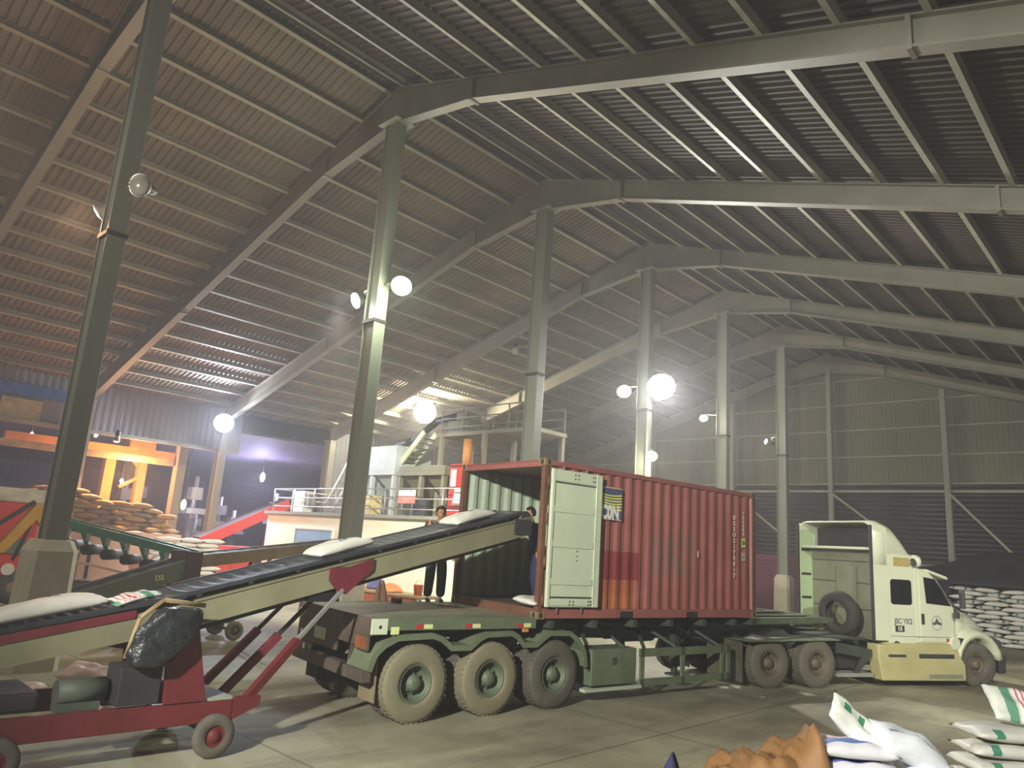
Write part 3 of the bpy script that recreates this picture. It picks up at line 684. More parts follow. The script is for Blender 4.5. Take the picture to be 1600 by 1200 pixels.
# tool box, side guard, landing gear, tanks
q = MB().box(1.34, 2.46, 0.06, 0.55, 0.29, 0.88).build('tool_box', m_trail, tr, bev=0.015)
MB().box(1.84, 1.94, 0.045, 0.06, 0.62, 0.74).build('latch', m_trail_dk, q)
MB().box(1.2, 2.6, 0.05, 0.6, 0.2, 0.25).build('box_shelf', m_inner, tr)
mb = MB(); mb.box(2.56, 5.24, 0.06, 0.1, 0.72, 0.86).box(2.56, 5.24, 0.06, 0.1, 0.22, 0.34)
for x in (2.58, 3.72, 4.95, 5.14): mb.box(x, x+0.1, 0.06, 0.1, 0.22, 0.86)
mb.build('side_guard', m_trail, tr)
bars('guard_bracket', m_trail_dk, tr, [((2.7, .1, .86), (3.1, .7, 1.2)), ((3.6, .1, .86), (3.3, .7, 1.2)), ((4.9, .1, .86), (4.6, .7, 1.2)), ((1.4, .2, .86), (1.6, .7, 1.2)), ((2.3, .2, .86), (2.1, .7, 1.2))], .05, .05)
for y in (0.45, CW-0.55):
    MB().box(4.0, 4.14, y, y+0.14, 0.55, 1.25).box(4.03, 4.11, y+0.02, y+0.12, 0.3, 0.6).box(3.92, 4.22, y-0.04, y+0.18, 0.27, 0.31).bar((4.07, y+.07, .75), (4.6, y+.07, 1.2), .06, .06).build('landing_leg', m_trail_dk, tr)
for y in (1.0, 1.4): MB().cyl((3.0, y, 0.98), (3.9, y, 0.98), 0.14).build('air_tank', m_trail_dk, tr)
q = MB(); q.lathe([(0.3, -0.13), (0.5, -0.14), (0.53, -0.05), (0.53, 0.05), (0.5, 0.14), (0.3, 0.13)], (0, 0, 0), 'y', 28)
o = q.build('spare_tyre', m_tyre_dk, tr, (5.0, 1.2, 0.72), rot=(0.5, 0, 0))
q = MB().tube([(0.2, 0.5, 1.15), (1.0, 0.6, 1.1), (1.8, 0.62, 1.2), (2.8, 0.6, 1.12), (4.4, 0.6, 1.15), (5.8, 0.5, 1.05)], 0.018, 6); q.build('hose', m_black, tr)
MB().box(5.22, 5.26, 0.06, 0.6, 0.25, 0.85).build('mudflap', m_mud, tr)

# ================================================================== TRUCK TRACTOR (local x forward from the rear drive axle, y to the far side)
tk = thing('truck_tractor', 'cream white long-nosed sleeper truck tractor hitched to the trailer', 'truck', (-6.821, 15.4948, 0), 1.132)
TW = 2.42
for x in (0.0, 1.27):
    wheel(tk, x, 0.0, R=0.49, mt=m_tyre_t, mr=m_rim_br); wheel(tk, x, 0.31, R=0.49, outer=False, mt=m_tyre_dk)
    for y in (TW-0.27, TW-0.58): wheel(tk, x, y, R=0.49, outer=False, mt=m_tyre_dk)
    MB().cyl((x, 0.3, 0.5), (x, TW-0.3, 0.5), 0.1, n=14).box(x-0.2, x+0.2, 1.0, 1.42, 0.32, 0.7).build('axle', m_trail_dk, tk)
wheel(tk, 6.22, 0.06, R=0.49, mt=m_tyre_dk, mr=m_rim_br, rot=-0.28, W=0.28); wheel(tk, 6.22, TW-0.34, R=0.49, outer=False, mt=m_tyre_dk, rot=-0.28)
MB().cyl((6.22, 0.3, 0.45), (6.22, TW-0.3, 0.45), 0.07, n=12).build('axle', m_trail_dk, tk)
for y in (0.78, TW-0.86): MB().box(-0.9, 6.9, y, y+0.08, 0.72, 0.98).build('frame_rail', m_trail_dk, tk)
for x in (-0.85, 0.62, 2.0, 3.0): MB().box(x, x+0.1, 0.84, TW-0.84, 0.76, 0.94).build('frame_crossbar', m_trail_dk, tk)
MB().prism([(0.0, 0.98), (1.3, 0.98), (1.1, 1.09), (0.3, 1.1), (-0.1, 1.04)], 'y', 0.85, TW-0.85).build('fifth_wheel', m_trail_dk, tk)
MB().box(-0.72, -0.7, 0.02, 0.6, 0.12, 0.9).build('mudflap', m_mud, tk); MB().box(-0.72, -0.7, TW-0.6, TW-0.02, 0.12, 0.9).build('mudflap', m_black, tk)
MB().bar((-0.75, 0.05, 0.95), (1.9, 0.25, 0.99), 0.5, 0.02).build('wheel_cover', m_trail, tk)
# between wheels and cab: step box, tank, brackets
MB().prism([(1.9, 0.94), (2.92, 0.8), (2.92, 0.66), (2.5, 0.3), (2.4, 0.3), (2.62, 0.62), (1.9, 0.72)], 'y', 0.1, 0.14).build('chassis_bracket', m_trail_dk, tk)
MB().box(1.9, 2.95, 0.1, 0.75, 0.22, 0.3).build('rear_step', m_slab, tk)
MB().box(2.1, 2.9, 0.35, 0.75, 0.35, 0.75).build('battery_box', m_dark, tk, bev=0.02)
MB().box(1.75, 2.95, 0.3, TW-0.3, 0.98, 1.03).build('rear_platform', m_trail_dk, tk)
# spare tyre lashed behind the cab
q = MB().lathe([(0.28, -0.12), (0.3, -0.14), (0.45, -0.14), (0.5, -0.08), (0.5, 0.08), (0.45, 0.14), (0.3, 0.14), (0.28, 0.12)], (0, 0, 0), 'x', 32)
q.build('spare_tyre', mat('black_spare_tyre', '34322e', .8), tk, (2.8, 0.9, 1.5), rot=(0, -0.12, 0.15))
# cab and sleeper box
def ring(x, hw, zb, zt, cr, n=4, cy_=TW/2):
    """rounded-top arch section at station x"""
    p = [(x, cy_-hw, zb)]; 
    for i in range(n+1):
        a = PI-(PI/2)*i/n; p.append((x, cy_-hw+cr+cr*math.cos(a), zt-cr+cr*math.sin(a)))
    for i in range(n+1):
        a = PI/2-(PI/2)*i/n; p.append((x, cy_+hw-cr+cr*math.cos(a), zt-cr+cr*math.sin(a)))
    p.append((x, cy_+hw, zb)); return p
mb = MB(); mb.loft([ring(3.42, 1.16, 0.95, 2.95, 0.05), ring(4.25, 1.16, 0.95, 2.95, 0.1)], smooth=False)
cabo = mb.build('sleeper_box', m_cabw, tk, bev=0.015)
mb = MB()
prof = [(4.25, 0.95), (5.55, 0.95), (5.6, 1.75), (5.0, 2.42), (4.75, 2.6), (4.25, 2.68)]
mb.prism(prof, 'y', 0.07, TW-0.07); cab2 = mb.build('cab', m_cabw, tk, bev=0.05)
# cab back wall and side extenders
MB().box(3.4, 3.43, 0.1, TW-0.1, 0.95, 3.05).box(3.36, 3.4, 0.9, 1.5, 1.0, 2.6).build('back_wall', m_caback, tk, bev=0.01)
q = MB()
for z in (1.6, 2.2, 2.7): MB().box(3.385, 3.4, 0.12, TW-0.12, z, z+0.02).build('panel_seam', m_charc, tk)
for y in (0.05, TW-0.09):
    o = MB().prism([(2.98, 1.0), (3.45, 1.0), (3.45, 3.52), (3.02, 3.6)], 'y', y, y+0.04).build('side_extender', m_cabw if y < 1 else m_cabgreen, tk, bev=0.008)
    MB().box(2.93, 3.0, y, y+0.04, 0.98, 3.55).build('rubber_edge', m_charc, o)
    if y > 1:
        pieces('strap_slot', m_dark, o, [(3.05, 3.35, y-0.012, y-0.002, z, z+0.06) for z in (1.72, 2.3, 2.9)])
# roof fairing, open and hollow at the back
st_ = [(3.0, 1.16, 3.62, 0.28), (3.35, 1.15, 3.66, 0.3), (3.7, 1.12, 3.58, 0.32), (4.0, 1.08, 3.38, 0.34), (4.3, 1.04, 3.08, 0.3), (4.5, 1.0, 2.86, 0.16), (4.62, 0.98, 2.74, 0.05)]
mb = MB(); rings = [ring(x, hw, 2.66, zt, cr, 5) for x, hw, zt, cr in st_]; mb.loft(rings, close=False, caps=False)
mb.build('roof_fairing', m_cabw, tk, solid=0.03)
MB().box(3.02, 3.44, 0.12, TW-0.12, 2.98, 3.04).build('roof_shelf', m_mint, tk, bev=0.01)
MB().prism([(3.45, 3.05), (4.2, 3.05), (4.1, 3.15), (3.45, 3.5)], 'y', 0.25, TW-0.25).build('fairing_support', m_dark, tk)
# visor, windows, doors
MB().prism([(4.72, 2.64), (5.35, 2.5), (5.42, 2.44), (5.38, 2.42), (4.75, 2.56)], 'y', 0.06, TW-0.06).build('sun_visor', m_cabw, tk, bev=0.02)
def plate_on_side(pts, y, d=0.02):
    return MB().prism(pts, 'y', y, y+d)
def rounded(x0, x1, z0, z1, r, sk=0.0):
    p = []
    for cx_, cz_, a0 in ((x1-r, z0+r, -90), (x1-r, z1-r, 0), (x0+r, z1-r, 90), (x0+r, z0+r, 180)):
        for k_ in range(4):
            a = math.radians(a0+30*k_); xx = cx_+r*math.cos(a); zz = cz_+r*math.sin(a); p.append((xx+sk*(zz-z0), zz))
    return p
for ys in (0, 1):
    Y_ = lambda d: (0.05-d) if not ys else (TW-0.05+d-0.01)
    o = plate_on_side(rounded(3.50, 4.16, 1.80, 2.36, 0.07), Y_(0.005), 0.015).build('sleeper_window', m_glass, tk)
    o = plate_on_side([(4.62, 1.86), (5.42, 1.82), (5.12, 2.2), (4.93, 2.42), (4.56, 2.45)], Y_(0.012), 0.012).build('door_window', m_glass, tk)
    dr = MB().prism([(4.42, 1.0), (5.5, 1.0), (5.52, 1.72), (4.98, 2.42), (4.42, 2.5)], 'y', 0.055 if not ys else TW-0.07, 0.07 if not ys else TW-0.055).build('door', m_cabw, tk, bev=0.006)
    MB().box(4.44, 4.54, Y_(-0.0)-0.008, Y_(-0.0)+0.012, 1.38, 1.62).build('door_handle', m_charc, dr, bev=0.01)
for z in (1.12, 1.78): pass
MB().box(3.46, 5.5, 0.045, 0.052, 1.1, 1.112).build('body_seam', m_caback, tk)
MB().prism([(3.55, 1.67), (4.15, 1.67), (4.2, 1.62), (4.2, 1.18), (3.55, 1.18)], 'y', 0.046, 0.05).build('luggage_hatch', m_cabw, tk, bev=0.004)
ws = MB(); ws.add([(5.63, 0.18, 1.77), (5.63, TW-0.18, 1.77), (5.06, TW-0.24, 2.4), (5.06, 0.24, 2.4)], [(0, 1, 2, 3)]); ws.build('windscreen', m_glass, tk, solid=0.015)
MB().bar((5.63, 0.13, 1.8), (5.07, 0.2, 2.42), 0.06, 0.05).build('windscreen_pillar', m_chrome, tk)
# hood
mb = MB(); rg = []
for x, hw, zt, cr in ((5.5, 1.08, 1.82, 0.3), (5.95, 1.02, 1.8, 0.34), (6.4, 0.94, 1.7, 0.36), (6.8, 0.86, 1.54, 0.36), (7.15, 0.78, 1.3, 0.34), (7.38, 0.7, 1.02, 0.25)): rg.append(ring(x, hw, 0.72, zt, cr, 6))
mb.loft(rg); mb.build('hood', m_cabw, tk)
# front wheel fenders as swept arches
for ys in (0, 1):
    rgs = []
    for k_ in range(13):
        a = math.radians(196-15*k_)-0.05; ca_, sa_ = math.cos(a), math.sin(a)
        ro_, ri_ = 0.8, 0.66; x0_ = 6.26; z0_ = 0.46; yo = -0.02 if not ys else TW+0.02; s_ = 1 if not ys else -1
        rgs.append([(x0_+ri_*ca_, yo+s_*0.02, z0_+ri_*sa_), (x0_+(ro_-0.03)*ca_, yo, z0_+(ro_-0.03)*sa_), (x0_+ro_*ca_*1.02, yo+s_*0.08, z0_+ro_*sa_*1.02), (x0_+(ro_+0.06)*ca_, yo+s_*0.28, z0_+(ro_+0.1)*sa_), (x0_+(ro_+0.08)*ca_, yo+s_*0.5, z0_+(ro_+0.16)*sa_), (x0_+ri_*ca_, yo+s_*0.45, z0_+ri_*sa_)])
    MB().loft(rgs).build('front_fender', m_cabw, tk)
MB().loft([[(x_-.25, y, 0.3), (x_, y, 0.32), (x_+.02, y, 0.72), (x_-.25, y, 0.78)] for y, x_ in ((0.02, 7.15), (0.4, 7.42), (TW-0.4, 7.42), (TW-0.02, 7.15))], smooth=False).build('bumper', m_charc, tk, bev=0.03)
for y in (0.14, TW-0.44): MB().prism([(6.95, 0.82), (7.28, 0.86), (7.2, 1.05), (6.9, 1.15)], 'y', y, y+0.3).build('headlight', m_chrome, tk, bev=0.02)
MB().box(7.36, 7.42, 0.6, TW-0.6, 0.75, 1.0).build('grille', m_charc, tk)
# lower skirt with steps, tank filler, tail lamp
for ys in (0, 1):
    y0s, y1s = ((-0.02, 0.3) if not ys else (TW-0.3, TW+0.02))
    sk = MB().prism([(3.1, 0.16), (5.72, 0.15), (5.72, 0.5), (5.55, 0.72), (5.5, 0.86), (2.98, 0.93), (3.0, 0.6)], 'y', y0s, y1s).build('side_skirt', m_caby, tk, bev=0.03)
    if not ys:
        pieces('step_slot', m_charc, sk, [(3.28, 3.82, -0.028, 0.0, 0.66, 0.72), (4.22, 5.35, -0.028, 0.0, 0.64, 0.74)], 0.008)
        MB().box(4.5, 5.6, -0.024, 0.0, 0.2, 0.3).build('lower_step', m_caback, sk, bev=0.01)
    MB().box(3.35, 5.55, y0s+0.03, y1s, 0.86, 0.96).build('sill', m_caby, tk)
MB().cyl((3.62, 0.02, 0.9), (3.62, 0.2, 0.9), 0.1).build('filler_cap', m_charc, tk)
MB().cyl((5.45, -0.01, 0.98), (5.45, 0.3, 0.98), 0.15, n=20).build('air_canister', m_cabw, tk, bev=0.01)
MB().box(5.63, 5.75, 0.02, 0.2, 0.88, 1.1).build('canister_bracket', m_trail_dk, tk)
MB().box(5.22, 5.31, 0.045, 0.055, 1.01, 1.08).build('side_marker', m_redrefl, tk)
# mirrors
m_ = MB().box(5.55, 5.62, -0.2, -0.06, 1.78, 2.2).build('door_mirror', m_charc, tk, bev=0.03)
MB().bar((5.55, 0.05, 1.82), (5.58, -0.1, 1.8), 0.03, 0.03).build('mirror_arm', m_charc, m_)
m_ = MB().box(5.38, 5.5, -0.12, -0.02, 1.55, 1.7).build('door_mirror', m_charc, tk, bev=0.02)
m_ = MB().box(5.5, 5.64, TW+0.05, TW+0.3, 1.9, 2.55).build('door_mirror', m_cabw, tk, bev=0.03)
MB().bar((5.5, TW-0.05, 2.0), (5.55, TW+0.1, 2.0), 0.03, 0.03).build('mirror_arm', m_charc, m_)
MB().bar((5.5, 0.05, 1.74), (5.95, 0.02, 1.68), 0.03, 0.02).build('hood_strap', m_charc, tk)
# side badge with vent, lamps above the cab, lettering and door emblem
m_gold = mat('gold_badge', 'b8a050', 0.4, 0.2, 20, 0.4)
vt = MB().box(3.62, 4.12, 0.04, 0.052, 2.66, 2.86).build('side_badge', m_gold, tk, bev=0.004); vt['label'] = 'gold coloured slatted badge'
pieces('badge_slat', m_caby, vt, [(3.64, 4.1, 0.033, 0.04, z, z+0.015) for z in (2.7, 2.74, 2.78, 2.82)])
MB().cyl((4.22, 0.0, 2.76), (4.22, 0.1, 2.76), 0.1, n=20).build('round_lamp', m_chrome, tk, bev=0.01)
mb = MB(); mb.lathe([(0.0, -0.14), (0.1, -0.11), (0.15, -0.03), (0.15, 0.06), (0.1, 0.12), (0, 0.14)], (0, 0, 0), 'x', 16); mb.build('roof_horn', m_cabw, tk, (4.5, 0.22, 2.8))
m_txt = mat('faded_grey_lettering', '7f8280', 0.6, 0, 30, 0.3)
XB = lambda x, z, k_=1.0: basis((k_, 0, 0), (0, 0, 1), (0, -1, 0), (x, 0.0435, z))
text('door_lettering', 'JSC YK2', 0.16, m_txt, tk, XB(3.86, 1.43), 0.001); 
q = MB().box(3.6, 3.88, 0.042, 0.046, 1.2, 1.34).build('door_stencil', m_charc, tk); text('stencil_lettering', '15', 0.12, m_cabw, q, basis((1.2, 0, 0), (0, 0, 1), (0, -1, 0), (3.74, 0.0405, 1.27)))
m_emb = mat('faded_emblem', '8f9a92', 0.6); m_emb2 = mat('dark_emblem', '4c5658', 0.6)
q = MB(); cxm, czm, rr_ = 4.94, 1.42, 0.17
q.add([(cxm+r_*math.cos(2*PI*i/28), 0.0525, czm+r_*math.sin(2*PI*i/28)) for r_ in (rr_, rr_-0.02) for i in range(28)], [(i, (i+1) % 28, 28+(i+1) % 28, 28+i) for i in range(28)])
em = q.build('door_emblem', m_emb, tk); em['label'] = 'round faded grey emblem on the door'
MB().prism([(cxm-0.17, czm-0.01), (cxm-0.06, czm+0.03), (cxm, czm+0.12), (cxm+0.06, czm+0.03), (cxm+0.17, czm-0.01), (cxm+0.1, czm-0.05), (cxm, czm-0.02), (cxm-0.1, czm-0.05)], 'y', 0.051, 0.053).build('emblem_shape', m_emb2, em)

# ================================================================== SACK PROTOTYPES
_sk = {}
def sack(loc, rot, m, label, group=None, L=0.86, W=0.52, H=0.15, seed=0, bend=0.0, lump=0.012, nu=18, nv=10, name='filled_sack', parent_m=None):
    key = (L, W, H, seed, bend, lump, nu, nv, m.name)
    if key not in _sk:
        o = sack_bm(L, W, H, seed, 1.0, nu, nv, bend, lump).build(name, m); _sk[key] = o.data
    else:
        o = bpy.data.objects.new(name, _sk[key]); C.objects.link(o)
    o.location = loc
    if parent_m is not None: o.matrix_world = parent_m @ (Matrix.Translation(loc) @ Euler(rot).to_matrix().to_4x4())
    else: o.rotation_euler = rot
    return tag(o, label, 'sack', group)

# ================================================================== NEAR BELT CONVEYOR (local x up the belt, y away from the camera)
CO = Matrix.Translation((-8.4, 9.4, 0)) @ Matrix.Rotation(math.radians(88), 4, 'Z')
cv = thing('belt_conveyor', 'near mobile belt conveyor on a red wheeled cart, its top end inside the container', 'conveyor', (-8.4, 9.4, 0), math.radians(88))
def zt(s_): return 3.0+0.2477*(s_-0.05) if s_ > -5.45 else 1.638+0.195*(s_+5.45)
BW = 0.82
for y, mm in ((0.0, m_beam), (BW, m_beam)):
    MB().prism([(0.08, zt(.08)), (0.08, zt(.08)-.3), (-5.42, zt(-5.42)-.3), (-5.42, zt(-5.42))], 'y', y-0.02, y+0.02).prism([(0.08, zt(.08)), (0.08, zt(.08)-.02), (-5.42, zt(-5.42)-.02), (-5.42, zt(-5.42))], 'y', y-0.035, y+0.035).prism([(0.08, zt(.08)-.28), (0.08, zt(.08)-.3), (-5.42, zt(-5.42)-.3), (-5.42, zt(-5.42)-.28)], 'y', y-0.035, y+0.035).build('side_beam', mm, cv)
    MB().prism([(-5.42, zt(-5.46)-.02), (-5.42, zt(-5.46)-.3), (-9.4, zt(-9.4)-.26), (-9.4, zt(-9.4)-.02)], 'y', y-0.025, y+0.025).build('side_beam', m_beam, cv)
    gl = MB().prism([(-6.05, zt(-6.05)+0.02), (-9.4, zt(-9.4)+0.05), (-9.4, zt(-9.4)-.05), (-6.05, zt(-6.05)-0.06)], 'y', y-0.04, y-0.02).build('side_guard', m_maroon, cv)
def belt(parent, s0, s1, zf, w0, w1, m, lift=0.09, n=60, top=True):
    rings = []
    for i in range(n+1):
        s_ = s0+(s1-s0)*i/n; r = []
        for j in range(9):
            v = -1+2*j/8; y = (w0+w1)/2+v*(w1-w0)/2; dz = 0.03*v*v+(0.012 if (i % 2 == 0 and abs(v) < .8) else 0)
            r.append((s_, y, zf(s_)+lift+dz))
        r += [(s_, w1, zf(s_)+lift-.02), (s_, w0, zf(s_)+lift-.02)]
        rings.append(r)
    return MB().loft(rings, smooth=False).build('belt', m, parent)
belt(cv, 0.05, -5.5, zt, 0.05, BW-.05, m_belt, 0.07); belt(cv, -5.5, -9.3, zt, 0.05, BW-.05, m_belt, 0.05)
MB().loft([[(s_, BW-.02, zt(s_)+.03), (s_, BW+.03, zt(s_)+.03), (s_, BW+.03, zt(s_)+.11), (s_, BW-.02, zt(s_)+.11)] for s_ in (0.05, -5.4)], smooth=False).build('far_lip', m_belt, cv)
for i in range(9):
    s_ = -0.4-i*0.62
    MB().cyl((s_, 0.06, zt(s_)+.045), (s_, BW-.06, zt(s_)+.045), 0.035, n=10).build('idler_roller', m_charc, cv)
for s_ in (0.04, -9.35): MB().cyl((s_, 0.04, zt(s_)-.03), (s_, BW-.04, zt(s_)-.03), 0.13, n=20).build('end_drum', m_charc, cv)
MB().box(-0.3, 0.1, -0.05, -0.02, zt(0)-.29, zt(0)-.04).build('head_plate', m_charc, cv)
belt(cv, 0.0, -5.3, lambda s_: zt(s_)-.36, 0.1, BW-.1, m_dark, 0.0, 8).name = 'return_belt'
# cart
y0c, y1c = -0.3, 1.05
for y in (y0c, y1c-.07): MB().box(-7.7, -4.92, y, y+.07, 0.36, 0.6).build('cart_beam', m_redm, cv, bev=0.01)
for s_ in (-7.6, -6.3, -5.0): MB().box(s_, s_+.1, y0c+.05, y1c-.05, 0.4, 0.56).build('cart_crossbar', m_redm, cv)
MB().box(-5.3, -4.95, y0c, y1c, 0.58, 0.62).build('cart_plate', m_slab, cv)
MB().prism([(-4.95, 0.35), (-4.6, 0.5), (-4.6, 0.6), (-4.95, 0.6)], 'y', y0c, y0c+.08).build('strut_foot', m_redm, cv)
for y in (y0c-.02, y1c-.04):
    MB().prism([(-5.72, .6), (-5.75, .98), (-6.15, 1.06), (-6.15, 1.14), (-5.98, 1.2), (-5.84, 1.55), (-5.5, 1.58), (-5.26, .6)], 'y', y, y+.05).build('tower_plate', m_redm, cv, bev=0.006)
MB().box(-5.78, -5.62, y0c, y1c, 1.3, 1.36).build('tower_axle', m_redm, cv)
q = MB().box(-6.2, -5.78, y0c-.02, 0.1, .62, 1.0).build('switch_box', m_dark, cv, bev=0.01)
q = MB().cyl((-6.7, -0.05, .76), (-6.25, -0.05, .76), 0.12, n=20).cyl((-6.2, -0.05, .76), (-6.14, -0.05, .76), 0.1, n=16).box(-6.7, -6.3, -.16, .06, .58, .66); q.build('electric_motor', mat('grey_green_motor', '4c5448', .6), cv)
MB().box(-7.5, -6.85, -.1, .7, .6, .78).build('gear_box', m_dark, cv, bev=0.03)
MB().box(-7.75, -7.6, y0c-.05, y0c+.25, .3, 1.25).build('rear_post', m_dark, cv)
def small_wheel(parent, x, y, R, wd, mt, mr, far=False):
    o = MB().lathe([(R*.5, .01), (R*.62, 0), (R*.92, 0.0), (R, wd*.25), (R, wd*.75), (R*.92, wd), (R*.6, wd), (R*.5, wd-.01)], (0, 0, 0), 'y', 28).build('wheel', mt, parent, (x, y, R+0.003))
    MB().lathe([(R*.52, .02), (R*.4, .035), (R*.3, .02), (R*.15, -.005), (0, -.01)], (0, 0, 0), 'y', 20).build('hub', mr, o)
for s_ in (-5.13, -7.2):
    small_wheel(cv, s_, y0c-.1, .23, .11, m_tyre_dk, m_redm); small_wheel(cv, s_, y1c-.01, .23, .11, m_tyre_dk, m_redm)
    MB().cyl((s_, y0c, .23), (s_, y1c, .23), .03, n=10).build('cart_axle', m_dark, cv)
for y in (-.2, .38, .95):
    MB().bar((-4.78, y, .5), (-4.1, y+(.1 if y < 0 else 0), 1.17), .09, .09).build('strut', m_redm if y < 0 else m_maroon, cv)
    MB().bar((-4.2, y+(.09 if y < 0 else 0), 1.08), (-3.5, y+(.14 if y < 0 else 0), 1.78), .045, .045).build('strut_rod', m_rail if y < 0 else m_dark, cv)
for y in (-.05, BW+.03):
    MB().prism([(-3.72, 2.06), (-3.42, 2.08), (-3.3, 2.12), (-3.05, 2.2), (-3.05, 2.05), (-3.3, 1.84), (-3.44, 1.72), (-3.58, 1.76), (-3.72, 1.9)], 'y', y-.012, y+.012).build('gusset_plate', m_maroon, cv)
MB().box(-3.95, -3.5, .0, BW, 1.62, 1.74).build('lift_crossbar', m_black, cv)
# black plastic bundle over the tower
rnd = random.Random(3); rings = []
for k_ in range(9):
    t_ = k_/8; z = 1.62-.62*t_; hw_ = .26*math.sin(PI*(.22+.6*t_))+.03; c0 = -5.72-.28*t_; r = []
    for i in range(16):
        a = 2*PI*i/16; rr_ = 1+.14*math.sin(5*a+k_)+rnd.uniform(-.16, .16); r.append((c0+hw_*1.1*rr_*math.cos(a), -.42+.12*rr_*math.sin(a), z))
    rings.append(r)
pb = MB().loft(rings).build('plastic_bundle', mat('crumpled_black_plastic', '24272b', .3, 0, 14, .4, bump=1.0), None, sub=1); pb.matrix_world = CO
tag(pb, 'crumpled black plastic bundle hung on the red conveyor tower', 'bundle')
def hose_loop():
    pts = [(-5.45+.0, -.36, 1.62), (-5.9, -.36, 1.68), (-6.12, -.36, 1.5), (-6.2, -.36, 1.1)]
    o = MB().tube(pts, .025, 8).build('tower_hose', m_wood, cv)
hose_loop()
SLP = math.atan(.2477)
def on_belt(s_, y, m, label, yawr=0.0, L=.86, W=.5, H=.15, seed=1, lift=.075, bend=-.02):
    sl = SLP if s_ > -5.45 else math.atan(.195)
    return sack((s_, y, zt(s_)+lift+H/2+.025), (0, -sl, yawr), m, label, None, L, W, H, seed, bend, parent_m=CO)
on_belt(-.98, .38, m_sack_mark, 'white sack riding highest on the near conveyor, beside the container mouth', .12, 1.0, .5, .16, 2)
on_belt(-3.36, .36, m_sack_mark, 'white sack with dark marks riding halfway up the near conveyor', .1, .95, .5, .16, 3)
on_belt(-6.85, .34, m_sack_mark, 'large white sack lying low on the near conveyor in front of the column footing', .05, 1.15, .52, .18, 4, .06)
on_belt(-6.02, .28, m_sack_g, 'small green and white sack tail beyond the lowest sack on the conveyor', .3, .55, .4, .08, 5, .06)

# ================================================================== SECOND CONVEYOR behind the near one
c2 = thing('belt_conveyor', 'farther belt conveyor with olive and brown beams behind the near one', 'conveyor', (-16.35, 8.5, 0), math.radians(88))
def z2(y): return 1.8+.347*(y+1.0) if y < -1 else 1.83+.137*(y+1)
for yy_ in (0, .8):
    MB().prism([(-4.2, z2(-4.2)), (-.95, z2(-1)), (-.95, z2(-1)-.4), (-4.2, z2(-4.2)-.4)], 'y', yy_-.03, yy_+.03).build('side_beam', m_beam_dk, c2)
    MB().prism([(-1, z2(-.99)), (3.6, z2(3.6)), (3.6, z2(3.6)-.27), (-1, z2(-.99)-.27)], 'y', yy_-.03, yy_+.03).build('side_beam', m_wood, c2)
    MB().box(-1.25, -.9, yy_-.05, yy_+.05, .6, 1.9).build('tower_plate', mat('dark_brown_plate', '4e3832', .6), c2)
belt(c2, 3.5, -4.1, lambda s_: z2(s_), .05, .75, m_belt, -.05, 40)
for y in (0, .8): MB().box(-1.9, .05, y-.03, y+.05, .37, .68).build('cart_beam', m_beam_dk, c2)
for s_ in (.05, -1.75):
    small_wheel(c2, s_, -.14, .21, .1, m_tyre, m_rim_br); small_wheel(c2, s_, .86, .21, .1, m_tyre, m_rim_br)
    MB().cyl((s_, -.05, .21), (s_, .87, .21), .03, n=8).build('cart_axle', m_dark, c2)
for y in (0, .8): MB().bar((.1, y, .55), (.75, y, 1.85), .06, .06).build('strut', m_rust, c2)
text('beam_lettering', 'D2', .14, m_yelrefl, c2, basis((1, 0, .2), (-.1, 0, 1), (0, -1, 0), (-1.75, -.034, 1.33)))

# ================================================================== PEOPLE
def skin_mesh(chains, sub=1):
    """chains: list of lists of (x,y,z,r) ; first point of the first chain is the root; shared points join"""
    pts, rad, edges, idx = [], [], [], {}
    for ch in chains:
        prev = None
        for (x, y, z, r) in ch:
            k_ = (round(x, 4), round(y, 4), round(z, 4))
            if k_ not in idx: idx[k_] = len(pts); pts.append((x, y, z)); rad.append(r)
            if prev is not None and prev != idx[k_]: edges.append((prev, idx[k_]))
            prev = idx[k_]
    me = bpy.data.meshes.new('skin'); me.from_pydata(pts, edges, []); o = bpy.data.objects.new('skin', me); C.objects.link(o)
    md = o.modifiers.new('s', 'SKIN'); md.use_smooth_shade = True; md.branch_smoothing = 0.6
    for i, r in enumerate(rad):
        rr_ = r if isinstance(r, tuple) else (r, r)
        me.skin_vertices[0].data[i].radius = rr_
    me.skin_vertices[0].data[0].use_root = True
    o.modifiers.new('u', 'SUBSURF').levels = sub
    out = bpy.data.meshes.new_from_object(o.evaluated_get(bpy.context.evaluated_depsgraph_get()))
    bpy.data.objects.remove(o); bpy.data.meshes.remove(me)
    for p in out.polygons: p.use_smooth = True
    return out
def join_meshes(ms):
    bm = bmesh.new()
    for m in ms: bm.from_mesh(m)
    out = bpy.data.meshes.new('body'); bm.to_mesh(out); bm.free()
    for p in out.polygons: p.use_smooth = True
    return out
def hand(p, d, palm_n):
    """palm and five fingers from wrist p along d"""
    p, d, nn = V(p), V(d).normalized(), V(palm_n).normalized(); s_ = d.cross(nn).normalized(); ms = []
    a, b2 = p, p+d*.09
    ms.append(skin_mesh([[(*a, .026), (*(p+d*.045), (.036, .018)), (*b2, (.038, .016))]]))
    for k_, (o_, L_) in enumerate(((-.027, .07), (-.009, .08), (.009, .075), (.026, .058))):
        q0 = b2-d*.01+s_*o_; q1 = q0+d*L_*.5-nn*.006; q2 = q1+d*L_*.4-nn*.022; q3 = q2+d*L_*.15-nn*.02
        ms.append(skin_mesh([[(*q0, .0095), (*q1, .009), (*q2, .008), (*q3, .006)]]))
    q0 = p+d*.03-s_*.026; q1 = q0+d*.03-s_*.028; q2 = q1+d*.032-s_*.006-nn*.01
    ms.append(skin_mesh([[(*q0, .012), (*q1, .0105), (*q2, .008)]]))
    return ms
